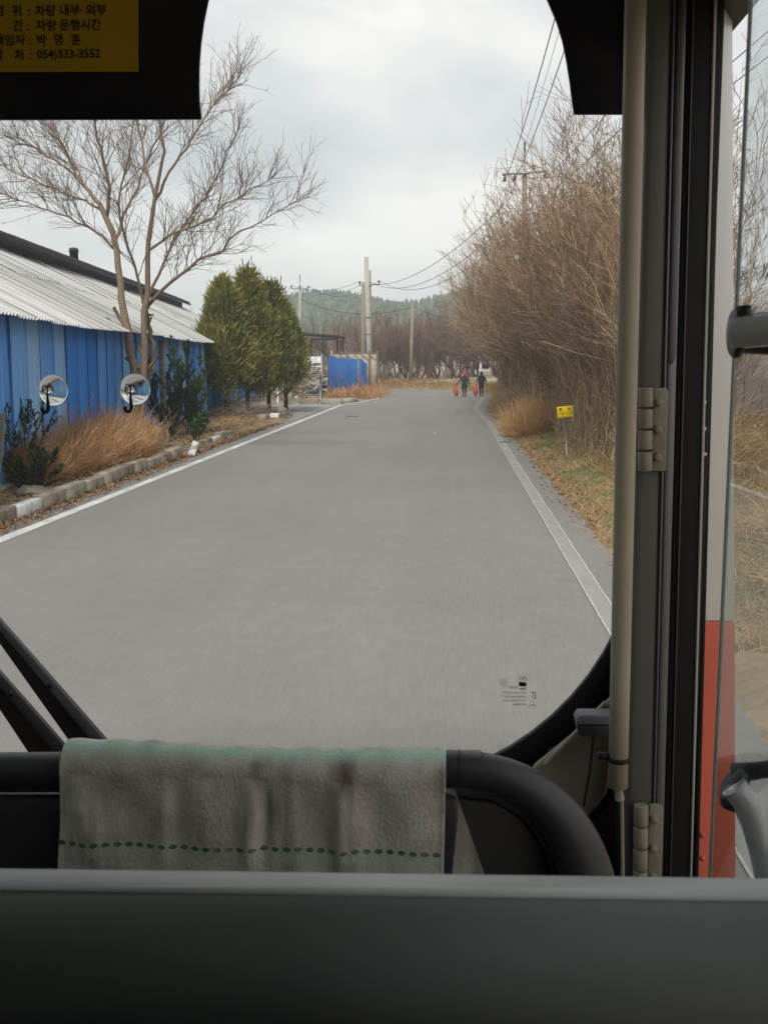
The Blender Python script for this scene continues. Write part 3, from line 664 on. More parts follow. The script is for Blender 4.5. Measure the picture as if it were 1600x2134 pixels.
spots = [(-7.3, 17.7, .45, .8), (-7.35, 18.7, .5, .95), (-7.3, 19.7, .5, 1.0), (-7.3, 20.8, .5, 1.05), (-7.35, 21.9, .5, 1.05), (-7.45, 23.0, .5, 1.0), (-7.5, 24.2, .5, 1.0), (-7.1, 22.4, .35, .7)]
brush('dry_brush', spots, 4000, .65, 1.3, .42, M['rust_bush'], 'tangled rust coloured dry brush on the verge under the tree', 'dry bush', .0036, 7, tb=(.25, 1))
# dry weeds by the blue fence
spots = [(G(px, py)[0], G(px, py)[1], rd, hs) for px, py, rd, hs in [(722, 832, .9, .8), (745, 832, .9, .85), (770, 829, .9, 1.0), (790, 826, .8, .9), (705, 834, .8, .6)]]
brush('dry_weeds', spots, 700, .6, 1.25, .4, M['rust_bush'], 'rusty dry weeds standing in front of the blue sheet fence', 'weeds', .008, 5, tb=(.2, .9))
# golden grass mound on the right verge
gx = G(1098, 912); spots = [(gx[0] + .1, gx[1] + .35, .55, 1.15), (gx[0] + .3, gx[1] + .9, .45, 1.0)]
mbx = brush('grass_tussock', spots, 2200, .8, 1.25, .75, M['gold'], 'golden dry grass tussock before the sign on the right verge', 'grass tussock', .0048, 2, tl=(.12, .3))

# ------------------------------------------------------------------ thicket on the right bank
def thicket():
    mb = MB()
    def roots(n, x0, x1, y0, y1):
        yv = y0 + (y1 - y0) * rng.random(n) ** 1.15; x = x0 + (x1 - x0) * rng.random(n) + (road_right(yv) - 1.9)
        k = x < .25 * yv
        x, yv = x[k], yv[k]
        return np.stack([x, yv, gh(x, yv) - .05], 1)
    def clear(P, hi=0.0):
        """stems that would hang into the road or over the sign are cut back"""
        yv = P[..., 1]; lim = road_right(yv) + np.interp(yv, [15, 29, 33, 45, 75], [1.15, 1.1, .6, .35, .1])
        lim = np.where((yv > 55) & (P[..., 2] < 2.2), np.maximum(lim, 3.0), lim)
        top = np.interp(yv, [17, 25, 45, 72], [7.3, 7.8, 8.5, 8.6]) - hi
        wide = (P[..., 2] > top) | (P[..., 0] < np.interp(yv, [17, 30, 45, 72], [2.3, .9, -.7, -.6]) + np.clip(hi, -.3, 2) * .6)
        return ~(((P[..., 2] < 2.4) & (P[..., 0] < lim)) | wide).any(1)
    # tall stems, the farther ones leaning out over the verge
    r = roots(2500, 3.4, 8.0, 17.5, 72); n = len(r)
    lean = np.interp(r[:, 1], [18, 30, 45, 72], [-.20, -.42, -.60, -.50])
    d = unit(np.stack([lean + .24 * rng.normal(size=n), .30 * rng.normal(size=n), np.ones(n)], 1))
    L = 3.8 + 3.6 * rng.random(n)
    L = L * np.interp(r[:, 1], [18, 26, 40, 72], [1.06, 1.05, 1.02, .97]) * np.where(r[:, 0] > 6.5, 1.1, 1)
    A = arcs(r, d, L, 9, np.stack([-.06 + .13 * rng.normal(size=n), .1 * rng.normal(size=n), -.04 + .06 * rng.normal(size=n)], 1), .075)
    jit = (-.5 + 2.2 * rng.random(len(A)) ** 1.4)[:, None]
    for _ in range(6):                      # browse back whatever grows out of the hedge line
        k = ~clear(A, jit); A[k] = A[k, :1] + (A[k] - A[k, :1]) * .84
    k = clear(A, jit); A = A[k]; n = len(A)
    ta = np.clip(.27 + .20 * rng.normal(size=n), 0, 1)
    mb.tubes(A, np.linspace(.017, .0045, 9)[None] * (.6 + .8 * rng.random((n, 1))), 5, ta)
    B, bi, _, _ = side_shoots(A, 14, .5, 1.5, 5, .9, .2, .07, .2)
    k = clear(B, -.7); B, bi = B[k], bi[k]; tb = np.clip(ta[bi] + .15 * rng.normal(size=len(B)), 0, 1)
    mb.tubes(B, np.linspace(.0075, .0042, 5), 3, tb)
    Cc, ci, _, _ = side_shoots(B, 3, .3, .8, 3, .8, .2, .06, .25)
    k = clear(Cc, -1.0); Cc, ci = Cc[k], ci[k]
    mb.tubes(Cc, np.linspace(.0055, .0038, 3), 3, np.clip(tb[ci] + .12 * rng.normal(size=len(Cc)), 0, 1))
    # middle stems
    r = roots(3600, 2.9, 5.8, 16.5, 74); n = len(r)
    d = unit(np.stack([-.06 + .30 * rng.normal(size=n), .30 * rng.normal(size=n), np.ones(n)], 1))
    L = 1.5 + 2.4 * rng.random(n)
    A = arcs(r, d, L, 7, np.stack([-.06 + .18 * rng.normal(size=n), .16 * rng.normal(size=n), -.14 + .1 * rng.normal(size=n)], 1), .12)
    k = clear(A); A = A[k]; n = len(A)
    ta = np.clip(.60 + .25 * rng.normal(size=n), 0, 1)
    mb.tubes(A, np.linspace(.011, .0045, 7)[None] * (.6 + .8 * rng.random((n, 1))), 4, ta)
    B, bi, _, _ = side_shoots(A, 6, .3, .9, 4, .8, .1, .08, .2)
    k = clear(B); B, bi = B[k], bi[k]
    mb.tubes(B, np.linspace(.0055, .0035, 4), 3, np.clip(ta[bi] + .15 * rng.normal(size=len(B)), 0, 1))
    # low tangle of canes and vines at the verge
    r = roots(10500, 2.5, 4.4, 15.5, 74); n = len(r)
    d = unit(np.stack([.38 * rng.normal(size=n), .38 * rng.normal(size=n), np.ones(n)], 1))
    L = .8 + 1.8 * rng.random(n)
    A = arcs(r, d, L, 6, np.stack([.25 * rng.normal(size=n), .25 * rng.normal(size=n), -.25 + .2 * rng.normal(size=n)], 1), .15)
    k = clear(A); A = A[k]; n = len(A)
    ta = np.clip(.76 + .24 * rng.normal(size=n), 0, 1)
    mb.tubes(A, np.linspace(.0065, .0035, 6)[None] * (.7 + .6 * rng.random((n, 1))), 3, ta)
    B, bi, _, _ = side_shoots(A, 3, .2, .5, 3, 1.0, 0, .1, .2)
    k = clear(B); B, bi = B[k], bi[k]
    mb.tubes(B, np.linspace(.004, .003, 3), 3, np.clip(ta[bi] + .15 * rng.normal(size=len(B)), 0, 1))
    # pale long vines arching at the front
    r = roots(260, 2.9, 3.8, 17, 34); n = len(r)
    d = unit(np.stack([.5 * rng.normal(size=n), -.2 + .7 * rng.normal(size=n), .9 * np.ones(n)], 1)); L = 1.3 + 1.5 * rng.random(n)
    V = arcs(r, d, L, 12, np.stack([.4 * rng.normal(size=n), .4 * rng.normal(size=n), -.75 * np.ones(n)], 1), .10)
    V = V[clear(V)]
    mb.tubes(V, np.linspace(.010, .005, 12), 5, .85 + .15 * rng.random(len(V)))
    # withered leaves still hanging
    n = 6000; i = rng.integers(0, len(B), n); p, t = on_path(B, i, rng.random(n)); d = unit(rng.normal(size=(n, 3)) + np.array([0, 0, -.5]))
    P = arcs(p, d, .03 + .04 * rng.random(n), 3, .2 * rng.normal(size=(n, 3)), .05)
    mb.ribbons(P, np.array([.012, .034, .006]), unit(np.cross(d, rng.normal(size=(n, 3)))), .6 + .4 * rng.random(n))
    o = mb.build('thicket', M['thicket'])
    props(o, 'dense brown leafless thicket leaning over the road from the bank', 'thicket', None, 'stuff')
thicket()

# ------------------------------------------------------------------ grasses
def blades(name, x, yv, hmin, hmax, mat, label, w=.007, flop=.5, tb=(0, 1), z=None):
    n = len(x); z = gh(x, yv) - .01 if z is None else z
    d = unit(np.stack([flop * rng.normal(size=n), flop * rng.normal(size=n), np.ones(n)], 1)); L = hmin + (hmax - hmin) * rng.random(n) ** 1.5
    P = arcs(np.stack([x, yv, z], 1), d, L, 4, np.stack([.35 * rng.normal(size=n), .35 * rng.normal(size=n), -.35 * np.ones(n)], 1), .05)
    mb = MB(); mb.ribbons(P, np.array([1, .9, .6, .15]) * w, unit(np.cross(d, rng.normal(size=(n, 3)))), tb[0] + (tb[1] - tb[0]) * rng.random(n))
    return props(mb.build(name, mat), label, None, None, 'stuff')
def scatter(n, x0, x1, y0, y1, dens=None):
    yv = y0 + (y1 - y0) * rng.random(n) ** 1.3; x = x0 + (x1 - x0) * rng.random(n)
    return x, yv
x, yv = scatter(70000, -.05, 1.9, 8, 75)
x = road_right(yv) - .06 + np.abs(x) ** 1.0 + .08 * vnoise(yv * 2.1, x, 1)
gm = vnoise(x * 1.1, yv * .8, 2) + .25 * vnoise(x * 3, yv * 2.2, 8)
green = (gm > -.15) & (x > 2.1) & (yv < 33)
blades('verge_grass', x[~green], yv[~green], .05, .26, M['dry'], 'pale dry grass covering the right road verge', .008)
gx_, gy_ = x[green], yv[green]
blades('green_grass', gx_, gy_, .04, .15, M['green'], 'green grass patches growing on the right verge', .008)
n = 26000; yv = 3 + 26 * rng.random(n); x = 2.8 + 8 * rng.random(n) ** 1.1
blades('bank_grass', x, yv, .10, .5, M['dry'], 'long dry grass on the bank beyond the bus door', .012, .7, (.1, .9))
n = 15000; yv = 32 + 42 * rng.random(n); x = road_right(yv) + .05 + 1.6 * rng.random(n)
blades('tall_dry_grass', x, yv, .15, .75, M['dry'], 'taller straw grass along the foot of the thicket', .010, .4, (.2, .9))
# left verge
n = 14000; yv = 9 + 32 * rng.random(n); x = -6.42 - 2.2 * rng.random(n)
blades('verge_grass', x, yv, .04, .18, M['dry'], 'sparse dry grass on the verge behind the kerb', .008, .7, (0, .8))
n = 1500; yv = 10 + 8 * rng.random(n); x = -6.5 - 1.6 * rng.random(n); k_ = vnoise(x * 2, yv * 1.4, 4) > .25
blades('green_grass', x[k_], yv[k_], .04, .12, M['green'], 'thin green grass tufts on the verge behind the kerb', .008)
# beyond the bend
n = 16000; x = -16 + 22 * rng.random(n); outer = np.interp(x, [-60, -30, -14, -6, -2, .5, 1.9, 2.6, 8], [94, 91, 88, 86, 84, 81, 77, 71, 66]); yv = outer + .4 + 9 * rng.random(n)
blades('far_grass', x, yv, .2, .8, M['dry'], 'tawny dry grass bank beyond the bend of the road', .03, .5, (.1, .8))

def litter(name, x, yv, label, size=.05, zoff=.012):
    n = len(x); z = np.where((x > -6.2) & (x < 1.9), .0, gh(x, yv)) + zoff + .03 * rng.random(n)
    d = unit(np.stack([rng.normal(size=n), rng.normal(size=n), .25 * rng.normal(size=n)], 1)); L = size * (.6 + .8 * rng.random(n))
    P = arcs(np.stack([x, yv, z], 1), d, L, 3, np.stack([np.zeros(n), np.zeros(n), .3 * rng.random(n)], 1), .05)
    mb = MB(); mb.ribbons(P, np.array([.25, .7, .12]) * size, unit(np.cross(d, np.array([0, 0, 1.0]) + .5 * rng.normal(size=(n, 3)))), rng.random(n))
    return props(mb.build(name, M['leaf_litter']), label, None, None, 'stuff')
n = 4200; yv = 8 + 30 * rng.random(n); x = np.interp(yv, [0, 13, 31, 40], [-6.1, -6.12, -6.42, -6.3]) + .03 + .30 * rng.random(n) ** 2
litter('leaf_litter', x, yv, 'brown fallen leaves gathered in the gutter along the kerb')
n = 7000; yv = 9 + 32 * rng.random(n); x = -6.45 - 3 * rng.random(n)
litter('leaf_litter', x, yv, 'fallen leaves lying on the verge under the trees', .06)
n = 2500; yv = 14 + 40 * rng.random(n); x = road_right(yv) + .25 * rng.normal(size=n) * .6 + .1
litter('leaf_litter', x, yv, 'brown leaves along the ragged right edge of the asphalt', .05)

# brushwood heap under the cedars and stone on the verge
def sticks(name, c, rx, ry, h, n, label, cat, mat, r=.012, l=(.5, 1.4)):
    a = rng.random(n) * 6.28; rr = np.sqrt(rng.random(n)); x = c[0] + rx * rr * np.cos(a); yv = c[1] + ry * rr * np.sin(a)
    z = c[2] + h * (1 - rr ** 2) * rng.random(n) + .02
    d = unit(np.stack([rng.normal(size=n), rng.normal(size=n), .3 * rng.normal(size=n)], 1)); L = l[0] + (l[1] - l[0]) * rng.random(n)
    P = arcs(np.stack([x, yv, z], 1) - d * L[:, None] / 2, d, L, 5, .12 * rng.normal(size=(n, 3)), .05); P[..., 2] = np.maximum(P[..., 2], c[2] + .01)
    mb = MB(); mb.tubes(P, np.linspace(r, r * .5, 5), 5, rng.random(n)); return props(mb.build(name, mat, smooth=True), label, cat)
g = G(525, 868, .1); sticks('brushwood_heap', (g[0], g[1], .1), 1.5, 2.4, .45, 170, 'heap of cut brushwood at the foot of the cedars', 'brushwood', M['bark'], .014)
g = G(350, 935, .15); sticks('branch_litter', (g[0], g[1], .15), .8, 1.2, .2, 26, 'few broken branches lying on the verge by the tipped kerb stone', 'branches', M['bark'], .014, (.6, 1.8))
mb = MB(); mb.ball((0, 0, 0), (.30, .22, .10), 9); me_rock = mb.build('flat_rock', M['concrete_dark'], smooth=True)
for v in me_rock.data.vertices: v.co += Vector((random.uniform(-1, 1), random.uniform(-1, 1), random.uniform(-1, 1))) * .035
g = G(128, 1030, .17); me_rock.location = (min(g[0], -6.6), g[1], .19); props(me_rock, 'flat grey rock on the verge in front of the dry brush', 'rock')
# dark smears on the asphalt: fallen twigs
for i, (px, py, l, lab) in enumerate([(735, 868, .55, 'thin dark stick lying in the middle of the road'), (592, 869, .7, 'dark stick on the driveway mouth by the blocks'), (1052, 922, .35, 'short dark twig across the worn edge line')]):
    g = G(px, py); mb = MB(); P = np.array([(-l / 2, 0, .012), (0, .03, .018), (l / 2, .02, .012)]) + g * [1, 1, 0]
    mb.tubes(P, np.array([.012, .012, .006]), 5); props(mb.build('fallen_twig', M['bark_dark']), lab, 'twig', 'twigs on the road')

# ------------------------------------------------------------------ bare trees beyond the bend
def bare_tree_parts(seed, H, spread):
    global rng
    keep = rng; rng = np.random.default_rng(seed)
    nt = 3 + seed % 3
    a = rng.random(nt) * 6.28
    root = np.stack([.12 * np.cos(a), .12 * np.sin(a), np.full(nt, -.1)], 1)
    d = unit(np.stack([np.cos(a) * .5, np.sin(a) * .5, np.ones(nt)], 1) + .15 * rng.normal(size=(nt, 3)))
    A = arcs(root, d, H * (.55 + .25 * rng.random(nt)), 9, .15 * rng.normal(size=(nt, 3)), .06)
    t = MB(); t.tubes(A, np.linspace(.10, .03, 9), 6, .2 + .3 * rng.random(nt))
    c = MB()
    B, bi, *_ = side_shoots(A, 9, .25 * H * spread, .5 * H * spread, 7, .8, .2, .05, .2); c.tubes(B, np.linspace(.035, .012, 7), 4, .3 + .4 * rng.random(len(B)))
    C1, *_ = side_shoots(B, 8, .12 * H, .25 * H, 5, .8, .15, .06, .15); c.tubes(C1, np.linspace(.014, .008, 5), 3, .3 + .6 * rng.random(len(C1)))
    C2, *_ = side_shoots(C1, 5, .06 * H, .13 * H, 3, .8, .15, .06, .15); c.tubes(C2, np.linspace(.009, .006, 3), 3, .3 + .7 * rng.random(len(C2)))
    rng = keep
    mt, mc = t.mesh('trunk', True), c.mesh('crown'); mt.materials.append(M['far_bark']); mc.materials.append(M['far_bark'])
    return mt, mc
kinds = [bare_tree_parts(s, 6.0, 1.0) for s in (21, 22, 23, 24)]
far_trees = [  # px of the foot, Y, scale, label
    (722, 94, .95, 'bare tree behind the grey panels at the twin poles'), (775, 97, 1.1, 'bare tree just right of the thick leaning pole'),
    (800, 90, .9, 'low bare tree nearest the right end of the panel fence'), (826, 98, 1.1, 'bare tree midway between the thick pole and the lone pole'),
    (846, 93, .95, 'bare tree close on the left of the lone pole'), (872, 96, 1.05, 'bare tree close on the right of the lone pole'),
    (893, 91, .95, 'dark bare tree second to the right of the lone pole'), (916, 95, 1.15, 'large dark bare tree between the lone pole and the walkers'),
    (938, 90, .95, 'bare tree left of the walker in the red hat'), (958, 94, 1.1, 'bare tree directly behind the walker in the red hat'),
    (982, 90, 1.1, 'bare tree rising between the two walkers'), (1002, 93, 1.2, 'bare tree directly behind the walker in navy'),
    (1020, 87, 1.15, 'bare tree leaning out of the thicket beyond the walkers'), (1045, 84, 1.3, 'tall bare tree at the thicket end beyond the walkers')]
for i, (px, Y, sc, lab) in enumerate(far_trees):
    x = D(px, 790, Y)[0]; z = float(gh(x, Y))
    t = empty('bare_tree', (x, Y, z), i * 1.7, lab, 'tree', 'bare trees beyond the bend'); t.scale = (sc, sc, sc)
    for nm, me in zip(('trunk', 'crown'), kinds[i % 4]):
        o = bpy.data.objects.new(nm, me); COL.objects.link(o); o.parent = t
# the wood behind them reads as one mass
V_ = []
mbw = MB(); mw = 900
x = -70 + 120 * rng.random(mw); Yw = 102 + 55 * rng.random(mw); z = gh(x, Yw)
Aw = arcs(np.stack([x, Yw, z - .1], 1), unit(np.stack([.3 * rng.normal(size=mw), .3 * rng.normal(size=mw), np.ones(mw)], 1)), 3.5 + 3.2 * rng.random(mw), 7, .1 * rng.normal(size=(mw, 3)), .05)
mbw.tubes(Aw, np.linspace(.08, .02, 7), 4, rng.random(mw))
Bw, *_ = side_shoots(Aw, 14, .8, 2.4, 4, .9, .3, .06, .15); mbw.tubes(Bw, np.linspace(.025, .012, 4), 3, .2 + .8 * rng.random(len(Bw)))
Cw, *_ = side_shoots(Bw, 3, .4, 1.1, 3, .9, .2, .06, .15); mbw.tubes(Cw, np.linspace(.013, .009, 3), 3, .2 + .8 * rng.random(len(Cw)))
props(mbw.build('bare_woods', M['far_bark']), 'mass of purplish brown leafless woods behind the bend', None, None, 'stuff')

# ------------------------------------------------------------------ wooded hill
def hill_z(x, y):
    px_ = 941 + x / y * 2200
    sky_y = np.interp(px_, [300, 480, 560, 610, 660, 720, 780, 830, 880, 930, 980, 1100, 1300], [690, 668, 640, 622, 616, 618, 630, 640, 634, 622, 612, 630, 690])
    crest = (752 - sky_y) * 480 / 2200 + 2.25 - 2
    s = np.clip((y - 250) / 230, 0, 1); s = s * s * (3 - 2 * s)
    fall = np.clip((y - 480) / 400, 0, 1)
    return 1.2 + crest * s * (1 - fall) + .8 * vnoise(x * .05, y * .04, 3)
hx = np.linspace(-420, 380, 90); hy = np.linspace(235, 880, 50); HX, HY = np.meshgrid(hx, hy)
edgef = np.clip(np.minimum(HX + 420, 380 - HX) / 120, 0, 1)
HZ = hill_z(HX * 480 / np.maximum(HY, 300) * np.maximum(HY, 300) / 480, np.maximum(HY, 236)) * edgef - 1.5 * (HY < 245)
# crest follows direction at its own distance
mb = MB(); idx = np.arange(HX.size).reshape(HX.shape)
mb.add(np.stack([HX, HY, HZ], -1).reshape(-1, 3), np.stack([idx[:-1, :-1], idx[:-1, 1:], idx[1:, 1:], idx[1:, :-1]], -1).reshape(-1, 4))
props(mb.build('hill', M['forest'], smooth=True), 'low wooded hill closing the view', None, None, 'structure')
n = 9000; x = -330 + 620 * rng.random(n); yv = 252 + 235 * rng.random(n) ** .8
zt = hill_z(x, yv) * np.clip(np.minimum(x + 420, 380 - x) / 120, 0, 1)
hh = 1.4 + 1.6 * rng.random(n); tn = rng.random(n) * .55 + .45 * (rng.random(n) < .12)
mb = MB()
for lv, (zb, zt_, rb) in enumerate([(.05, .65, .38), (.35, .85, .30), (.62, 1.0, .20)]):
    P = np.stack([np.stack([x, yv, zt + hh * zb], 1), np.stack([x + .1 * rng.normal(size=n), yv, zt + hh * zt_], 1)], 1)
    mb.tubes(P, np.stack([hh * rb * (.8 + .5 * rng.random(n)), np.full(n, .05)], 1), 6, tn)
props(mb.build('hill_forest', M['forest']), 'bluish green pine forest covering the distant hill', None, None, 'stuff')

# ------------------------------------------------------------------ poles and wires
def pole(px_top, py_top, px_bot, Y, r0, r1, mat, label, arm=None, z0=None, spike=0.0, name='utility_pole', bands=0):
    b = D(px_bot, 800, Y); tpt = D(px_top, py_top, Y); z0 = float(gh(b[0], Y)) if z0 is None else z0
    t = empty(name, (b[0], Y, z0), 0, label, 'utility pole', 'utility poles along the road')
    base = np.array([b[0], Y, z0 - .1])
    if spike: tip = tpt.copy(); tpt = base + (tpt - base) * (1 - spike / (tpt[2] - z0))
    mb = MB(); mb.tubes(np.array([base, (base + tpt) / 2, tpt]), np.array([r0, (r0 + r1) / 2, r1]), 12, cap=True); mb.build('shaft', mat, t, smooth=True, fix=True)
    if spike: mb = MB(); mb.tubes(np.array([tpt, tip]), .045, 6, cap=True); mb.build('spike', M['steel'], t)
    for k in range(bands):
        c = base + (tpt - base) * (.45 + .12 * k); mb = MB(); mb.lathe([(r0 * .86, -.06), (r0 * 1.05, -.06), (r0 * 1.05, .06), (r0 * .86, .06)], c, n=12); mb.build('band', M['steel'], t)
    outs = []
    if arm:
        (xa, ya), (xb, yb), ins = arm
        a, c = D(xa, ya, Y - r1 - .06), D(xb, yb, Y - r1 - .06); mb = MB(); mb.beam(a, c, .09, .09); mb.build('crossarm', M['steel'], t)
        for f, hang in ins:
            p = a * (1 - f) + c * f; s = -1 if hang else 1
            mb = MB(); mb.lathe([(.0, 0), (.035, 0), (.035, s * .06), (.075, s * .07), (.075, s * .11), (.045, s * .13), (.08, s * .16), (.08, s * .20), (.04, s * .23), (.0, s * .26)], p + [0, 0, s * .05], n=10)
            mb.build('insulator', M['insul'], t, fix=True); outs.append(p + np.array([0, 0, s * .3]))
    return t, outs, tpt
YR = 45.0
_, insR, topR = pole(1093, 296, 1092, YR, .17, .10, M['pole_old'], 'tall pole with crossarm rising out of the thicket', ((1046, 363), (1140, 356), [(.06, True), (.28, True), (.70, False), (.95, True)]), spike=1.1)
_, insA, topA = pole(763, 535, 771, 76, .20, .15, M['pole'], 'thick pale concrete pole leaning slightly beside a thinner one', bands=2)
_, insB, topB = pole(757, 588, 756, 78, .16, .12, M['pole_old'], 'weathered thinner pole standing behind the thick pale pole')
_, insC, topC = pole(771, 563, 774, 84, .10, .07, M['pole_old'], 'slim far pole carrying a crossarm behind the thick pale pole', ((748, 594), (791, 592), [(.04, False), (.45, False), (.97, False)]))
_, insD, topD = pole(625, 572, 625, 100, .16, .10, M['pole'], 'distant pole with crossarm above the yard roof', ((606, 601), (644, 602), [(.03, False), (.5, False), (.97, False)]), spike=1.2)
_, insE, topE = pole(621, 620, 619, 101, .15, .12, M['pole_old'], 'short pole standing close behind the distant crossarm pole')
_, insF, topF = pole(860, 629, 855, 88, .17, .12, M['pole_old'], 'lone plain pole beside the bend of the road')
def wire(a, b, sag, label, r=.010, n=24):
    a, b = np.asarray(a, float), np.asarray(b, float); s = np.linspace(0, 1, n)[:, None]
    P = a * (1 - s) + b * s; P[:, 2] -= 4 * sag * (s * (1 - s))[:, 0]
    mb = MB(); mb.tubes(P, r, 5); o = mb.build('overhead_wire', M['wire'])
    return props(o, label, 'wire', 'overhead wires')
wire(insR[0], (2.2, -6, 12.6), 1.3, 'thick wire from the leftmost end of the thicket pole crossarm up overhead', .013)
wire(insR[1], (2.75, -6, 12.8), 1.3, 'thick wire from the second insulator of the thicket pole up overhead', .013)
wire(topR + [0, 0, 1.0], (2.6, -6, 13.9), .9, 'thin wire from the spike of the thicket pole up overhead', .007)
wire(insR[3], (7.0, -6, 12.4), 1.1, 'wire from the thicket side end of the crossarm rising to the right', .013)
wire(topR + [.1, 0, -1.6], (6.6, -6, 9.8), .9, 'lower cable from the thicket pole running right behind the twigs', .013)
wire(topR + [.1, 0, -2.0], (8.6, -6, 10.3), .9, 'second lower cable from the thicket pole running right behind the twigs', .011)
wire(topR + [.1, 0, -2.3], (9.4, -6, 10.3), .9, 'third lower cable from the thicket pole running right behind the twigs', .011)
for i, nm in enumerate(('upper', 'middle', 'lower')):
    wire(insC[i], np.array(insR[i]) + [0, 0, -.9 - .5 * i], 1.3 + .2 * i, '%s of three wires from the twin poles to the thicket pole' % nm, .016)
    wire(insD[i], insC[i], .6 + .25 * i, '%s of three wires between the distant pole and the twin poles' % nm, .016)
    wire(insD[i], D(560 - 6 * i, 628 + 6 * i, 140), .6, '%s of three wires leaving the distant pole towards the cedars' % nm, .017)
wire(topE, topF + [0, 0, -.4], 1.0, 'sagging cable from the short distant pole to the lone pole', .022)
wire(topF + [0, 0, -.3], D(1010, 655, 74), .6, 'sagging cable from the lone pole into the thicket', .018)
wire(topB + [0, 0, -.7], D(705, 625, 100), .3, 'guy wire slanting down from the weathered pole', .014)

# ------------------------------------------------------------------ yard: blue sheet fence, panels, canopy, scrap
fa, fb, fc = G(683, 832), G(735, 826), G(765, 823)
fence = empty('sheet_fence', (fa[0], fa[1], 0), 0, 'bright blue metal sheet fence sagging at its right end', 'fence')
P0 = np.vstack([fa, fb, fc]); P0[:, 2] = .05
mb = MB(); nseg = 40
Lf = resample(P0, nseg); topz = np.interp(np.linspace(0, 1, nseg), [0, .25, .6, .88, .92, 1.0], [2.62, 2.44, 2.40, 2.38, 2.18, 2.1]) + .02 * vnoise(np.arange(nseg) * .7, np.arange(nseg), 2)
wv = .02 * np.cos(np.arange(nseg) * 1.57)
for (i0, i1) in ((0, 18), (18, 33), (33, 39)):
    mb = MB(); Lq = Lf[i0:i1 + 1].copy(); Lq[:, 1] += wv[i0:i1 + 1] + .02 * (i0 % 2); B_ = Lq.copy(); T_ = Lq.copy(); T_[:, 2] = topz[i0:i1 + 1]
    n_ = len(Lq); th = np.array([0, .015, 0])
    V4 = np.concatenate([B_, T_, B_ + th, T_ + th]); f = []
    for j in range(n_ - 1):
        f += [(j, j + 1, n_ + j + 1, n_ + j), (2 * n_ + j + 1, 2 * n_ + j, 3 * n_ + j, 3 * n_ + j + 1), (n_ + j, n_ + j + 1, 3 * n_ + j + 1, 3 * n_ + j)]
    mb.add(V4, f); mb.build('sheet', M['tarp'], fence)
for px, py, tp in ((671, 834, 2.65), (747, 826, 2.5)):
    g = G(px, py); mb = MB(); mb.box((g[0] - .04, g[1] - .12, 0), (g[0] + .04, g[1] - .04, tp)); mb.build('post', M['steel' if px < 700 else 'wood'], fence)
panels = empty('panel_fence', (-8, 76, 0), 0, 'weathered beige panel fence behind the blue sheets', 'fence')
xa, xb = D(692, 780, 75)[0], D(786, 780, 73)[0]
for i in range(6):
    x0 = xa + (xb - xa) * i / 6; x1 = xa + (xb - xa) * (i + 1) / 6 - .03; y0 = 75 - 2 * i / 6
    mb = MB(); mb.box((x0, y0, 0), (x1, y0 + .06, 2.72 - .03 * (i % 2))); mb.build('panel', M['beige_wall'], panels)
for i in (0, 2, 5, 6):
    x0 = xa + (xb - xa) * i / 6; y0 = 74.9 - 2 * i / 6; mb = MB(); mb.box((x0 - .06, y0 - .12, 0), (x0 + .06, y0 - .02, 2.98)); mb.build('post', M['wood'], panels)
mb = MB(); mb.beam((xa, 74.85, 2.8), (xb, 72.85, 2.75), .06, .08); mb.build('top_rail', M['wood'], panels)
# white wall and canopy at the back of the yard
xw0, xw1 = D(600, 780, 84)[0], D(672, 780, 84)[0]
ww = empty('yard_wall', ((xw0 + xw1) / 2, 84, 0), 0, 'whitish panel wall at the back of the yard', 'wall')
for i in range(5):
    x0 = xw0 + (xw1 - xw0) * i / 5; mb = MB(); mb.box((x0, 84, 0), (x0 + (xw1 - xw0) / 5 - .03, 84.1, 2.6)); mb.build('panel', M['white'], ww)
mb = MB(); mb.box((xw0, 83.9, 2.0), (xw1, 83.98, 2.1)); mb.build('rail', M['steel'], ww)
ca = empty('canopy', (-12, 88, 0), 0, 'dark flat canopy roof over the yard', 'canopy')
a0, a1 = D(585, 694, 88), D(706, 703, 88)
mb = MB(); mb.prism([(a0[0], 87, a0[2]), (a1[0], 87, a1[2]), (a1[0], 87, a1[2] + .16), (a0[0], 87, a0[2] + .22)], (0, 6, 0)); mb.build('roof', M['dark_roof'], ca, fix=True)
mb = MB(); mb.box((a0[0], 86.9, a1[2] - .22), (a1[0] - .1, 86.98, a1[2] - .02)); mb.build('fascia', M['dark_roof'], ca)
for px in (600, 648, 703):
    x0 = D(px, 750, 88)[0]; mb = MB(); mb.box((x0 - .06, 88, 0), (x0 + .06, 88.12, a1[2])); mb.build('post', M['dark_roof'], ca)
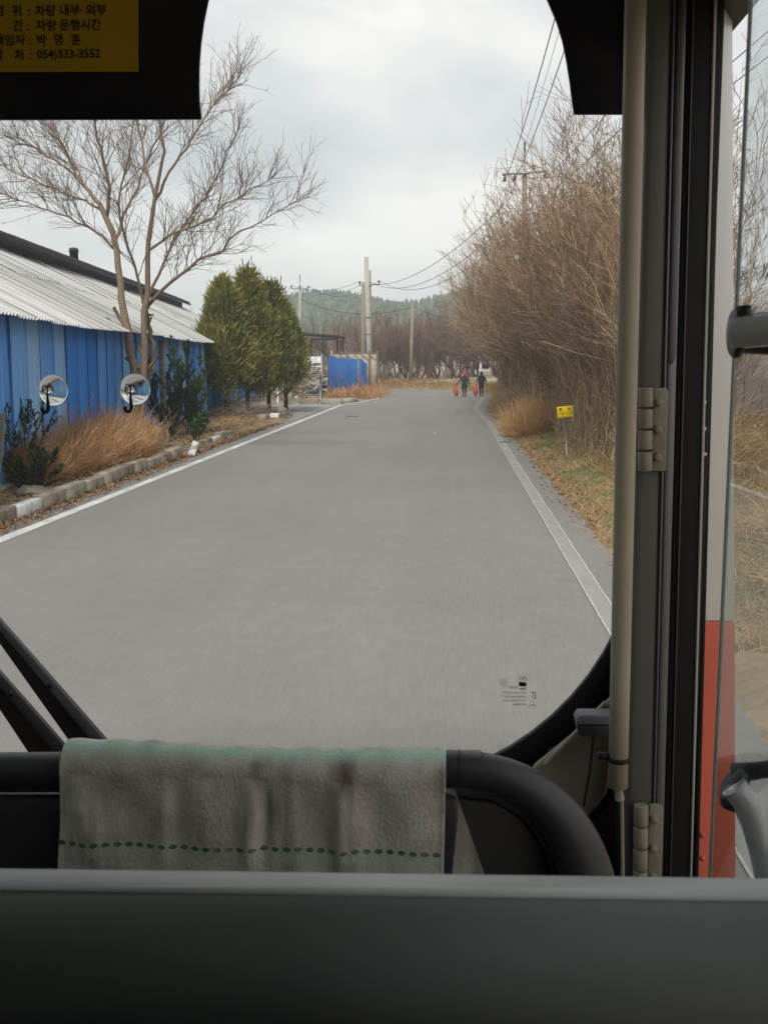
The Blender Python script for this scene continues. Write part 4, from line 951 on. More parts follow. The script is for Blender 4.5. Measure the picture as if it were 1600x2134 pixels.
# scrap pile: every board is a piece
g = G(628, 828); heap = empty('scrap_pile', (g[0], g[1] + 2, 0), 0, 'pile of boards, sheets and branches inside the yard gate', 'scrap pile')
bd = MB(); bd.box((-.9, -.09, -.02), (.9, .09, .02)); board_me = bd.mesh('board'); board_me.materials.append(M['wood'])
sh = MB(); nn = 13; tt = np.linspace(-.6, .6, nn); sh.add(np.concatenate([np.stack([tt, np.full(nn, -.8), .03 * np.cos(tt * 30)], 1), np.stack([tt, np.full(nn, .8), .03 * np.cos(tt * 30)], 1)]), [(i, i + 1, i + 1 + nn, i + nn) for i in range(nn - 1)])
sheet_me = sh.mesh('scrap_sheet'); sheet_me.materials.append(M['concrete'])
for i in range(64):
    o = bpy.data.objects.new('board' if i % 5 else 'scrap_sheet', board_me if i % 5 else sheet_me); COL.objects.link(o); o.parent = heap
    rr = random.random(); aa = random.uniform(0, 6.28)
    o.location = (2.1 * rr * math.cos(aa) + .3, 1.2 * rr * math.sin(aa), .15 + 1.6 * (1 - rr) * random.uniform(.3, 1)); o.rotation_euler = (random.uniform(-.6, .6), random.uniform(-.5, .5), random.uniform(0, 3.1))
sticks('branch_pile', (g[0] + .4, g[1] + 3.2, .9), 1.6, 1.2, 1.2, 110, 'tangled grey branches heaped above the scrap boards', 'branches', M['far_bark'], .02, (.8, 2.2))
g = G(585, 832); sticks('firewood_pile', (g[0] + .3, g[1] + 1, .1), 1.0, .8, 1.2, 90, 'reddish cut brushwood stacked beside the concrete post', 'brushwood', M['rust_bush'], .025, (.6, 1.3))
# low mesh gate in front of the yard
ga, gb = G(560, 842), G(668, 836)
gate = empty('yard_gate', (ga[0], ga[1], 0), 0, 'low grey tubular gate across the yard entrance', 'gate')
for zz in (.35, 1.45): mb = MB(); mb.tubes(np.array([ga + [0, .4, zz], gb + [0, .4, zz]]), .035, 6); mb.build('rail', M['steel'], gate, smooth=True)
for f in (0, .14, .34, .98): p = ga * (1 - f) + gb * f; mb = MB(); mb.tubes(np.array([p + [0, .4, 0], p + [0, .4, 1.5 if f > .2 else 1.7]]), .05, 8, cap=True); mb.build('upright', M['white' if f < .2 else 'steel'], gate, smooth=True)
mbm = MB()
for k in range(30):
    f = k / 29; p = ga * (1 - f) + gb * f; q = ga * (1 - min(f + .09, 1)) + gb * min(f + .09, 1); mbm.tubes(np.array([p + [0, .4, .35], q + [0, .4, 1.45]]), .007, 3); mbm.tubes(np.array([q + [0, .4, .35], p + [0, .4, 1.45]]), .007, 3)
props(mbm.build('wire_mesh', M['steel'], gate), None, None, None, 'stuff')
# small bare saplings at the fence
for px, py, h_, lab in ((690, 832, 1.9, 'pale crooked sapling before the blue sheet fence'), (747, 828, 2.1, 'thin dry sapling at the sagging end of the blue fence')):
    g = G(px, py); root = np.repeat([[g[0], g[1] - .3, 0]], 3, 0); d = unit(np.array([[.25, 0, 1], [-.3, .1, 1], [.0, -.1, 1.0]])); S = arcs(root, d, np.array([h_, h_ * .8, h_ * .6]), 9, .15 * rng.normal(size=(3, 3)), .09)
    t = empty('sapling', root[0], 0, lab, 'sapling'); mb = MB(); mb.tubes(S, np.linspace(.03, .012, 9), 5, .8); mb.build('trunk', M['bark'], t)
    T, *_ = side_shoots(S, 6, .3, .8, 5, .9, .2, .08); mb = MB(); mb.tubes(T, np.linspace(.012, .006, 5), 4, .8); mb.build('crown', M['bark'], t)

# white greenhouses / houses glimpsed through the trees
def house(px0, px1, py_top, Y, label, name='greenhouse'):
    x0, x1 = D(px0, 760, Y)[0], D(px1, 760, Y)[0]; h = D(px0, py_top, Y)[2]; z0 = float(gh((x0 + x1) / 2, Y)); t = empty(name, ((x0 + x1) / 2, Y, z0), 0, label, 'greenhouse' if name == 'greenhouse' else 'house', None)
    if name == 'greenhouse':
        a = np.linspace(0, np.pi, 13); pts = [((x0 + x1) / 2 + (x1 - x0) / 2 * -math.cos(v), Y, z0 + (h - z0) * math.sin(v) ** .7) for v in a]
        mb = MB(); mb.prism(pts, (0, 20, 0)); mb.build('cover', M['white'], t, fix=True)
        mb = MB(); xm = (x0 + x1) / 2; mb.box((xm - .5, Y - .05, z0), (xm + .5, Y - .01, z0 + 1.7)); mb.build('door', M['concrete'], t)
    else:
        mb = MB(); mb.box((x0, Y, z0), (x1, Y + 6, h - .8)); mb.build('wall', M['white'], t)
        mb = MB(); xm = (x0 + x1) / 2; mb.prism([(x0 - .3, Y - .3, h - .8), (x1 + .3, Y - .3, h - .8), (xm, Y - .3, h)], (0, 6.6, 0)); mb.build('roof', M['concrete'], t, fix=True)
        for f in (.25, .65): mb = MB(); xx_ = x0 + (x1 - x0) * f; mb.box((xx_, Y - .04, z0 + 1), (xx_ + .7, Y - .01, z0 + 1.9)); mb.build('window', M['insul'], t)
house(776, 822, 752, 104, 'white plastic greenhouse glimpsed right of the panel fence')
house(908, 962, 742, 110, 'white plastic greenhouse glimpsed between the bend and the walkers')
house(970, 1022, 726, 100, 'white house glimpsed through trees above the walkers', 'house')

# ------------------------------------------------------------------ yellow marker sign
g = G(1182, 948, .12); sg = empty('warning_sign', (g[0], g[1], .1), 0, 'small yellow warning sign on a thin grey post', 'sign')
tp = D(1177, 868, g[1]); mb = MB(); mb.tubes(np.array([(g[0], g[1], .0), tp]), .024, 10, cap=True); mb.build('post', M['steel'], sg, smooth=True)
c4 = [D(1160, 848, g[1] - .03), D(1193, 845, g[1] - .03), D(1194, 868, g[1] - .03), D(1162, 871, g[1] - .03)]
mb = MB(); mb.prism(c4[::-1], (0, .012, 0)); plate = mb.build('sign_plate', M['yellow'], sg, bevel=.012, seg=2, fix=True)
rt = unit(c4[1] - c4[0]); upv = unit(c4[0] - c4[3])
for s_, px, py, sz in (('주', 1164, 857.5, .095), ('의', 1182.5, 856, .095), ('고압가스관', 1163, 864.2, .072)):
    text_part('lettering', s_, sz, D(px, py, g[1] - .034), rt, upv, M['ink'], sg, .002 if sz > .09 else 0)
mb = MB()
for k in range(14):
    p = D(1163.2 + 2.0 * k, 868.2 - .19 * k, g[1] - .033); mb.beam(p, p + rt * .014, .002, .012, up=upv)
mb.build('fine_print', M['red_ink'], sg)

# ------------------------------------------------------------------ the two walkers with their sacks
def cloth(name, c, rough=.9): return pm(name, c, rough, .15, 12, .3, 60)
M['skin'] = cloth('skin', (.42, .25, .17), .6); M['navy'] = cloth('navy_cloth', (.018, .019, .035)); M['navy2'] = cloth('navy_trousers', (.016, .018, .045))
M['green_cloth'] = cloth('green_vest', (.028, .05, .04)); M['dark_cloth'] = cloth('dark_cloth', (.02, .022, .024)); M['red_hat'] = cloth('red_hat', (.62, .04, .025))
M['hair'] = cloth('hair', (.015, .012, .011)); M['grey_sleeve'] = cloth('grey_sleeve', (.38, .36, .38)); M['glove'] = cloth('glove', (.03, .03, .035)); M['shoe'] = cloth('shoe', (.03, .03, .03))
M['sack'] = pm('red_mesh_sack', [(.42, .07, .04), (.62, .16, .10)], .7, .25, 14, .4, 50, transl=.1); M['apron'] = cloth('dark_apron', (.03, .032, .036))
def person(loc, rz, label, J, mats, H):
    t = empty('person', loc, rz, label, 'person', None)
    verts, rad, edges, names = [], [], [], {}
    def add(nm, p, r, par=None):
        names[nm] = len(verts); verts.append(p); rad.append(r if isinstance(r, tuple) else (r, r))
        if par is not None: edges.append((names[par], names[nm]))
    for a in J: add(*a)
    for sd_ in ('l', 'r'):       # five fingers on each palm
        w = Vector(J[[j[0] for j in J].index('hand_' + sd_)][1]); wr = Vector(J[[j[0] for j in J].index('wrist_' + sd_)][1]); dr = (w - wr).normalized()
        ax = dr.cross(Vector((1, 0, 0))).normalized()
        for k, (off, ln) in enumerate(((-.032, .058), (-.011, .07), (.011, .066), (.032, .052))):
            b = w + ax * off + dr * .02; add('f%s%d' % (sd_, k), b, .011, 'hand_' + sd_); add('g%s%d' % (sd_, k), b + dr * ln * .55 + Vector((-.008, 0, 0)), .009, 'f%s%d' % (sd_, k)); add('h%s%d' % (sd_, k), b + dr * ln + Vector((-.03, 0, 0)), .008, 'g%s%d' % (sd_, k))
        b = w - dr * .02 + ax * .038; add('th' + sd_, b, .012, 'hand_' + sd_); add('tj' + sd_, b + dr * .03 + ax * .02, .010, 'th' + sd_); add('tk' + sd_, b + dr * .055 + ax * .018, .009, 'tj' + sd_)
    me = bpy.data.meshes.new('body'); me.from_pydata([tuple(v) for v in verts], edges, [])
    o = bpy.data.objects.new('body', me); COL.objects.link(o); o.parent = t
    sk = o.modifiers.new('skin', 'SKIN'); sk.use_smooth_shade = True
    for i, r in enumerate(rad): me.skin_vertices[0].data[i].radius = r
    for i in range(len(verts)): me.skin_vertices[0].data[i].use_root = (i == 0)
    ss = o.modifiers.new('sub', 'SUBSURF'); ss.levels = 1; ss.render_levels = 2
    dg = bpy.context.evaluated_depsgraph_get(); fin = bpy.data.meshes.new_from_object(o.evaluated_get(dg))
    o.modifiers.clear(); o.data = fin; fin.materials.clear()
    for m_ in mats: fin.materials.append(m_)     # 0 trousers, 1 upper, 2 forearm, 3 hand, 4 skin, 5 shoe
    hp = [v[1] for v in J]; nm = [v[0] for v in J]
    def near(c):
        i = min(range(len(hp)), key=lambda k: (Vector(hp[k]) - c).length); return nm[i]
    for p in fin.polygons:
        k = near(p.center); p.use_smooth = True
        p.material_index = 4 if k in ('head', 'crownh', 'neck') else 3 if k.startswith(('hand', 'wrist')) else 2 if k.startswith('fore') else 1 if k.startswith(('shoulder', 'elbow', 'chest', 'spine', 'upper')) else 5 if k.startswith(('ankle', 'toe')) else 0
    return t
def joints(H, larm, rarm, stride=.06):
    h = H
    J = [('pelvis', (0, 0, .52 * h), (.135, .10), None), ('spine', (0, 0, .62 * h), (.125, .095), 'pelvis'), ('chest', (0, .01, .75 * h), (.155, .105), 'spine'), ('neck', (0, .02, .845 * h), .05, 'chest'), ('head', (0, .035, .905 * h), (.075, .09), 'neck'), ('crownh', (0, .03, .965 * h), (.068, .08), 'head')]
    for s, nm, arm, st in ((-1, 'l', larm, stride), (1, 'r', rarm, -stride)):
        J += [('shoulder_' + nm, (s * .165, 0, .80 * h), .062, 'chest')]
        e, w = arm; e, w = Vector(e), Vector(w); hd = w + (w - e).normalized() * .07
        up_ = (Vector(J[-1][1]) + e) / 2; fo = (e + w) / 2
        J += [('upper_' + nm, tuple(up_), .055, 'shoulder_' + nm), ('elbow_' + nm, tuple(e), .046, 'upper_' + nm), ('fore_' + nm, tuple(fo), .042, 'elbow_' + nm), ('wrist_' + nm, tuple(w), .030, 'fore_' + nm), ('hand_' + nm, tuple(hd), (.022, .042), 'wrist_' + nm)]
        J += [('hip_' + nm, (s * .085, 0, .47 * h), .092, 'pelvis'), ('knee_' + nm, (s * .075, st * .8 + .03, .275 * h), .062, 'hip_' + nm), ('calf_' + nm, (s * .072, st * .5 - .02, .18 * h), .055, 'knee_' + nm), ('ankle_' + nm, (s * .07, st, .05 * h), .038, 'calf_' + nm), ('toe_' + nm, (s * .075, st + .15, .025), (.042, .028), 'ankle_' + nm)]
    return J
def shell(name, rings, mat, parent, n=16):
    """garment: stacked elliptical rings (cx, cy, z, rx, ry)"""
    mb = MB(); a = np.arange(n) / n * 2 * np.pi; X = np.array([[(cx + rx * math.cos(v), cy + ry * math.sin(v), z) for v in a] for cx, cy, z, rx, ry in rings]); idx = np.arange(len(rings) * n).reshape(-1, n)
    mb.add(X.reshape(-1, 3), np.stack([idx[:-1], np.roll(idx, -1, 1)[:-1], np.roll(idx, -1, 1)[1:], idx[1:]], -1).reshape(-1, 4)); return mb.build(name, mat, parent, smooth=True, world=False)
def face_bits(t, H, y=.035):
    mb = MB(); mb.ball((0, y + .098, .915 * H), (.013, .022, .02), 6); mb.build('nose', M['skin'], t, world=False, smooth=True)
    for s in (-1, 1): mb = MB(); mb.ball((s * .082, y, .915 * H), (.014, .022, .032), 6); mb.build('ear', M['skin'], t, world=False, smooth=True)
    for s in (-1, 1): mb = MB(); mb.ball((s * .03, y + .086, .93 * H), .010, 5); mb.build('eye', M['hair'], t, world=False)
    mb = MB(); mb.ball((0, y + .09, .88 * H), (.024, .008, .006), 5); mb.build('mouth', M['red_hat'], t, world=False)
def sack(loc, label, tilt, h, rx):
    z = np.linspace(0, 1, 9); prof = np.array([.25, .72, .95, 1.0, .92, .75, .52, .28, .16]); n = 14; a = np.arange(n) / n * 2 * np.pi
    X = np.array([[(tilt * s + rx * p * math.cos(v) * (1 + .1 * math.sin(3 * v + 9 * s)), .75 * rx * p * math.sin(v) * (1 + .12 * math.cos(2 * v + 7 * s)), s * h) for v in a] for s, p in zip(z, prof)]); mb = MB(); idx = np.arange(9 * n).reshape(9, n)
    mb.add(X.reshape(-1, 3), np.stack([idx[:-1], np.roll(idx, -1, 1)[:-1], np.roll(idx, -1, 1)[1:], idx[1:]], -1).reshape(-1, 4)); mb.poly(X[0][::-1]); mb.poly(X[-1])
    o = mb.build('red_sack', M['sack'], smooth=True); o.location = loc; return props(o, label, 'sack', 'red sacks carried by the walkers')
H1 = 1.55; g1 = G(967.5, 826.5)
p1 = person((g1[0], g1[1], 0), .05, 'walker in red hat and dark green vest seen from behind', joints(H1, ((-.30, .02, 1.02), (-.45, .04, .83)), ((.27, .0, .98), (.31, .06, .76)), .05), [M['dark_cloth'], M['dark_cloth'], M['dark_cloth'], M['glove'], M['skin'], M['shoe']], H1)
face_bits(p1, H1)
shell('vest', [(0, 0, .80, .185, .135), (0, 0, .90, .19, .14), (0, 0, 1.1, .195, .145), (0, 0, 1.22, .205, .14), (0, .0, 1.28, .17, .11), (0, .01, 1.33, .08, .07)], M['green_cloth'], p1)
shell('apron', [(0, 0, .56, .20, .15), (0, 0, .70, .20, .15), (0, 0, .84, .18, .13)], M['apron'], p1)
shell('hat', [(0, .03, 1.375, .105, .115), (0, .03, 1.42, .108, .118), (0, .03, 1.50, .10, .11), (0, .03, 1.555, .065, .075), (0, .03, 1.575, .01, .01)], M['red_hat'], p1)
H2 = 1.58; g2 = G(1002.5, 826)
p2 = person((g2[0], g2[1], 0), -.03, 'walker in navy jacket and trousers seen from behind', joints(H2, ((-.27, .0, 1.02), (-.30, .05, .80)), ((.29, -.02, 1.0), (.33, .05, .78)), .04), [M['navy2'], M['navy'], M['grey_sleeve'], M['glove'], M['skin'], M['shoe']], H2)
face_bits(p2, H2)
shell('jacket', [(0, 0, .78, .19, .14), (0, 0, .92, .19, .14), (0, 0, 1.1, .20, .145), (0, 0, 1.24, .215, .14), (0, 0, 1.30, .18, .115), (0, .01, 1.36, .08, .07)], M['navy'], p2)
shell('hair', [(0, .02, 1.385, .085, .085), (0, .02, 1.44, .10, .108), (0, .02, 1.52, .098, .108), (0, .025, 1.575, .06, .065), (0, .025, 1.59, .01, .01)], M['hair'], p2)
sack((g1[0] - .50, g1[1] + .03, .03), 'red mesh sack hanging from the red-hatted walker, tilted', -.09, .80, .165)
sack((g2[0] - .37, g2[1] + .04, .03), 'red mesh sack carried by the walker in navy', .05, .76, .165)

# ------------------------------------------------------------------ the bus, seen from inside
M['black_plastic'] = pm('black_plastic', (.036, .037, .042), .42, .06, 30, .10, 500, spec=.5)
M['black_rubber'] = pm('black_rubber', (.010, .010, .011), .6, .1, 20, .05, 80, spec=.35)
M['visor'] = pm('visor_plastic', (.010, .010, .018), .5, .05, 10, .03, 60, spec=.4)
M['beige_pipe'] = pm('beige_sleeve', (.40, .355, .27), .5, .06, 6, .03, 60, spec=.4)
M['grey_post'] = pm('grey_paint', (.125, .123, .11), .45, .06, 6, .03, 60, spec=.4)
M['alu'] = pm('dull_aluminium', (.22, .23, .24), .4, .06, 8, metal=.5)
M['trim'] = pm('beige_trim', (.32, .295, .235), .6, .06, 6, .08, 200)
M['hinge'] = pm('painted_hinge', (.28, .255, .20), .45, .12, 20, .1, 60)
M['body_white'] = pm('body_white', (.62, .62, .60), .35, .05, 4, spec=.5)
M['body_red'] = pm('body_red', (.55, .10, .065), .35, .08, 4, spec=.5)
M['chrome'] = pm('brushed_steel', (.74, .75, .77), .18, .04, 20, metal=.0, spec=1.0, coat=.6)
M['rail_light'] = pm('pale_highlight', (.66, .68, .66), .35, .04, 9, spec=.5)
M['rail_grey'] = pm('grey_green_vinyl', (.20, .222, .215), .55, .10, 9, .03, 400, spec=.35)
M['interior'] = pm('interior_panel', (.55, .54, .50), .7, .05, 4)
M['dark_floor'] = pm('bus_floor', (.06, .06, .06), .7, .1, 8)
M['sticker'] = pm('yellow_sticker', (.50, .35, .015), .6, .06, 8)
M['clear_pvc'] = pm('clear_pvc', (.9, .92, .92), .08, 0, 5)
b_ = M['clear_pvc'].node_tree.nodes['Principled BSDF']; b_.inputs['Transmission Weight'].default_value = 1.0; b_.inputs['IOR'].default_value = 1.5
M['windshield'] = glass('windshield_glass', 1.35, (.97, .985, .98), dust=.008)
M['door_glass'] = glass('door_glass', 3.0, (.76, .81, .80))
M['side_glass'] = glass('side_glass', 1.4, (.35, .38, .36))
M['driver_glass'] = glass('driver_glass', 1.3, (.92, .95, .94))
M['black_ink2'] = pm('stamp_ink', (.03, .03, .03), .8, 0, 5)

bus = empty('bus', (-.75, 0, 0), 0, 'interior front of the bus around the viewer with windshield and door', 'bus')
YW = 2.62                                            # windshield plane
def rrect(x0, x1, z0, z1, r, n=16, rt=None):
    """rounded rectangle; rt = radius of the two top corners"""
    pts = []; rt = r if rt is None else rt
    for sx, sz, a0, q in ((1, 0, -90, r), (1, 1, 0, rt), (0, 1, 90, rt), (0, 0, 180, r)):
        cx = x1 - q if sx else x0 + q; cz = z1 - q if sz else z0 + q
        for k in range(n + 1):
            a = R(a0 + 90 * k / n); pts.append((cx + q * math.cos(a), cz + q * math.sin(a)))
    return np.array(pts)
def ring(inner, outer, y0, y1):
    n = len(inner); mb = MB()
    V = np.concatenate([np.stack([P[:, 0], np.full(n, y), P[:, 1]], 1) for P, y in ((inner, y0), (outer, y0), (outer, y1), (inner, y1))])
    f = []
    for k in range(4):
        for i in range(n):
            j = (i + 1) % n; f.append((k * n + i, k * n + j, ((k + 1) % 4) * n + j, ((k + 1) % 4) * n + i))
    mb.add(V, f); return mb
WX0, WX1, WZ0, WZ1 = -1.98, .467, 1.159, 3.22
inner = rrect(WX0, WX1, WZ0, WZ1, .69, rt=.12); outer = rrect(WX0 - .03, WX1 + .07, WZ0 - .075, WZ1 + .05, .755, rt=.15)
mb = MB(); gl = rrect(WX0 - .02, WX1 + .05, WZ0 - .06, WZ1 + .03, .73, rt=.13)
n = len(gl); mb.poly(np.stack([gl[:, 0], np.full(n, YW), gl[:, 1]], 1))
mb.build('windshield', M['windshield'], bus)
ring(inner, outer, YW - .035, YW - .008).build('windshield_seal', M['black_rubber'], bus, fix=True, smooth=False)
ring(outer, rrect(-2.1, .62, .7, 3.36, .06), YW - .06, YW + .02).build('front_frame', M['trim'], bus, fix=True)
# pillar trim panel in the corner
pts = [D(*p, 2.50) for p in ((1282, 1448), (1205, 1525), (1112, 1600), (1075, 1700), (1150, 1760), (1225, 1700), (1250, 1678), (1266, 1655), (1272, 1620), (1290, 1600))]
mb = MB(); mb.prism(pts, (0, .03, 0)); mb.build('pillar_trim', M['trim'], bus, bevel=.012, seg=3, fix=True)
pts = [D(*p, 2.475) for p in ((1262, 1462), (1130, 1596), (1138, 1603), (1268, 1474))]
mb = MB(); mb.prism(pts, (0, .02, 0)); mb.build('pillar_bead', M['trim'], bus, bevel=.006, seg=2, fix=True)
mb = MB(); mb.ball(D(1150, 1567, 2.55), .012, 6); mb.build('trim_plug', M['black_rubber'], bus, smooth=True)
pts = [D(*p, 2.53) for p in ((1250, 1690), (1268, 1655), (1275, 1600), (1330, 1600), (1330, 1900), (1100, 1900), (1180, 1760))]
mb = MB(); mb.prism(pts, (0, .03, 0)); mb.build('pillar_boot', M['black_rubber'], bus, fix=True)

# shell of the bus
mb = MB(); mb.box((-2.05, -5, 3.36), (.70, 2.68, 3.44)); mb.build('roof', M['interior'], bus)
mb = MB(); mb.box((-2.05, -5, .85), (.70, 2.66, .93)); mb.build('floor', M['dark_floor'], bus)
mb = MB(); mb.box((-2.1, -5, .3), (.70, -4.95, 3.44)); mb.build('rear_wall', M['interior'], bus)
for nm, x0, y0, y1 in (('side_wall', -2.12, -5, 2.7), ('side_wall', .62, -5, .45)):
    mb = MB(); mb.box((x0, y0, .4), (x0 + .06, y1, 1.75)); mb.box((x0, y0, 2.85), (x0 + .06, y1, 3.44))
    for yp in (-4.9, -3.3, -1.7, -.1, 1.5):
        if yp < y1 - .4: mb.box((x0, yp, 1.75), (x0 + .06, yp + .12, 2.85))
    mb.build(nm, M['interior'], bus)
    yb = .9 if y1 > 1 else y1 - .05
    mb = MB(); mb.box((x0 + .025, y0 + .05, 1.74), (x0 + .032, yb, 2.86)); mb.build('side_window', M['side_glass'] if y1 > 1 else M['driver_glass'], bus)
    if y1 > 1: mb = MB(); mb.box((x0 + .025, yb + .01, 1.74), (x0 + .032, y1 - .05, 2.86)); mb.build('driver_window', M['driver_glass'], bus)
mb = MB(); mb.box((-2.12, 2.70, .35), (.62, 2.82, 1.02)); mb.build('front_panel', M['body_red'], bus, bevel=.03, seg=3)
mb = MB(); mb.box((.50, .45, 2.98), (.62, 2.6, 3.40)); mb.build('door_header', M['black_rubber'], bus)

# visors
def panel_px(name, pts, Y, th, mat, bev=.003):
    mb = MB(); mb.prism([D(*p, Y) for p in pts], (0, th, 0)); return mb.build(name, mat, bus, bevel=bev, seg=2, fix=True)
panel_px('sun_visor', [(-500, 250), (419, 247), (415, 210), (414, 170), (415, 130), (418, 90), (424, 45), (433, 0), (447, -50), (-500, -50)], 2.40, .012, M['visor'])
panel_px('sun_visor', [(1196, 237), (1345, 237), (1345, -50), (1118, -50), (1141, 0), (1160, 45), (1172, 85), (1180, 125), (1187, 170), (1192, 210)], 2.40, .012, M['visor'])
st = [D(*p, 2.396) for p in ((-420, 149), (288, 148), (287, -60), (-420, -60))]
sticker = empty('notice_sticker', st[0], 0, 'yellow notice with black Korean lettering stuck on the left visor', 'notice')
mb = MB(); mb.prism(st, (0, .0025, 0)); mb.build('sheet', M['sticker'], sticker, fix=True)
def st_text(s, px, py, wpx=None, sz=.0255):
    text_part('lettering', s, sz, D(px, py, 2.3945), (1, 0, 0), (0, 0, 1), M['ink'], sticker, .0004)
for s, px, py in (('범', -12, 31), ('위', 25, 31), (':', 58, 31), ('차량', 73, 31), ('내부', 124, 30), ('·', 166, 30), ('외부', 179, 29.5),
                  ('시', -28, 62), ('간', 27, 62), (':', 58, 62), ('차량', 75, 62), ('운행시간', 124, 61),
                  ('책임자', -12, 93), (':', 60, 92), ('박', 76, 92), ('영', 112, 91), ('훈', 148, 91),
                  ('락', -14, 123), ('처', 30, 123), (':', 63, 122), ('054)333-3552', 77, 121)):
    st_text(s, px, py)

# posts at the door side, each placed between two heights
def vpost(name, top, bot, Y, depth, mat, bev=.004, seg=2, ytop=-80, ybot=1930):
    """front face given by pixel x-ranges at photo rows 0 and 1300"""
    ext = lambda a, b, y: a + (b - a) * y / 1300
    pts = [D(ext(top[0], bot[0], ytop), ytop, Y), D(ext(top[1], bot[1], ytop), ytop, Y), D(ext(top[1], bot[1], ybot), ybot, Y), D(ext(top[0], bot[0], ybot), ybot, Y)]
    mb = MB(); mb.prism(pts, (0, depth, 0)); return mb.build(name, mat, bus, bevel=bev, seg=seg, fix=True, smooth=False)
a_, b2 = D(1326, -80, 2.2), D(1287, 1640, 2.2)
pipe_r = 21 * 2.2 / FPX
mb = MB(); P = resample(np.array([a_, b2]), 8); mb.tubes(P, pipe_r, 24, cap=True); mb.build('handrail_sleeve', M['beige_pipe'], bus, smooth=True, fix=True)
zt = D(1288, 1582, 2.2); mb = MB(); mb.lathe([(pipe_r * .98, -.005), (pipe_r * 1.1, -.005), (pipe_r * 1.1, .005), (pipe_r * .98, .005)], zt, n=24); mb.box(zt + [-pipe_r - .022, -.006, .000], zt + [-pipe_r + .003, .006, .013]); mb.build('cable_tie', M['black_rubber'], bus)
mb = MB(); mb.tubes(np.array([b2, b2 + [.006, 0, -.03]]), pipe_r * .45, 12, cap=True); mb.tubes(np.array([b2 + [.009, 0, -.02], D(1298, 1900, 2.2)]), .004, 8); mb.build('pipe_end', M['trim'], bus, smooth=True)
vpost('door_post', (1352, 1404), (1314, 1373), 2.30, .09, M['grey_post'], .016, 4)
vpost('shadow_gap', (1340, 1358), (1302, 1322), 2.345, .04, M['black_rubber'], .001, 1)
vpost('post_strip', (1404, 1408), (1371, 1375), 2.295, .05, M['alu'], .001, 1)
vpost('post_strip', (1411, 1431), (1377, 1395), 2.305, .05, M['alu'], .003, 2)
vpost('strip_groove', (1406, 1414), (1373, 1379), 2.312, .03, M['black_rubber'], .001, 1)
vpost('door_seal', (1431, 1512), (1395, 1462), 2.315, .06, M['black_rubber'], .006, 3)
vpost('seal_lip', (1444, 1447), (1410, 1412), 2.306, .012, M['grey_post'], .001, 1)
vpost('seal_edge', (1488, 1494), (1452, 1457), 2.309, .008, M['interior'], .001, 1)
def jamb(y0, y1, mat):
    ext = lambda a, b, y: a + (b - a) * y / 1300
    pts = [D(ext(1500, 1466, y0), y0, 2.34), D(ext(1526, 1531, y0), y0, 2.46), D(ext(1526, 1531, y1), y1, 2.46), D(ext(1500, 1466, y1), y1, 2.34)]
    mb = MB(); mb.prism(pts, (-.01, .03, 0)); mb.build('body_jamb', mat, bus, bevel=.003, seg=2, fix=True)
jamb(-80, 1295, M['body_white']); jamb(1296, 1930, M['body_red'])
vpost('jamb_shade', (1496, 1506), (1460, 1470), 2.335, .05, M['black_rubber'], .001, 1)
# slot in the aluminium strip
mb = MB(); mb.prism([D(*p, 2.3035) for p in ((1414, -80), (1428, -80), (1407, 745), (1402, 757), (1396, 759), (1391, 752), (1392, 740))], (0, .004, 0)); mb.build('strip_inlay', M['grey_post'], bus, fix=True)
# hinges
def hinge(x0, y0, y1, xk, xl):
    h = bpy.data.objects.new('hinge', None); COL.objects.link(h); h.parent = bus
    n = 4; hh = (y1 - y0) / n
    for k in range(n):
        a, b = D(x0 - .6 * k + xk / 2, y0 + hh * k + 2, 2.275), D(x0 - .6 * k + xk / 2, y0 + hh * (k + 1) - 3, 2.275)
        mb = MB(); mb.tubes(np.array([a, b]), xk / 2 * 2.275 / FPX, 14, cap=True); mb.build('knuckle', M['hinge'], h, smooth=False, bevel=.0015, seg=2, fix=True)
    pts = [D(*p, 2.285) for p in ((x0 + xk + 2, y0 + 2), (x0 + xk + xl - 4, y0 + 2), (x0 + xk + xl, y0 + 12), (x0 + xk + xl - 5, y1 - 2), (x0 + xk - 3, y1 - 2))]
    mb = MB(); mb.prism(pts, (0, .012, 0)); mb.build('leaf', M['hinge'], h, bevel=.003, seg=2, fix=True)
    for k in range(3):
        c = D(x0 + xk + xl * .36 - 1.2 * k, y0 + 32 + (y1 - y0 - 64) * k / 2, 2.283); mb = MB(); mb.lathe([(0, -.010), (.0085, -.010), (.0095, -.007), (.0095, .002)], c, 'Y', 6); mb.build('bolt', M['hinge'], h, fix=True)
hinge(1331, 806, 984, 29, 33); hinge(1320, 1676, 1860, 31, 31)
for y in (838, 893, 946, 1742, 1790, 1842):
    mb = MB(); mb.ball(D(1467 - (y - 838) * .004, y, 2.32), .007, 6); mb.build('rivet', M['body_white'] if y < 1200 else M['body_red'], bus, smooth=True)

# door pane with its handles
d0 = D(1533, 700, 1.30); dirv = np.array([.0336, -1.0]); 
p0 = np.array([d0[0], 1.30]); p1_ = p0 + dirv * .62
nrm = np.array([1.0, .0336]) / math.hypot(1, .0336)
mb = MB(); z0, z1 = .98, 2.95
mb.add([(p0[0], p0[1], z0), (p1_[0], p1_[1], z0), (p1_[0], p1_[1], z1), (p0[0], p0[1], z1)], [(0, 1, 2, 3)]); door = mb.build('door_pane', M['door_glass'], bus)
mb = MB(); mb.beam((p0[0], p0[1] + .003, z0), (p0[0], p0[1] + .003, z1), .004, .004, up=(0, 1, 0)); mb.build('pane_edge', pm('glass_edge', (.42, .50, .48), .3, .05, 5), bus)
mb = MB(); mb.beam((p1_[0], p1_[1], z0), (p1_[0], p1_[1], z1), .05, .04, up=(0, 1, 0)); mb.build('pane_frame', M['black_rubber'], bus)
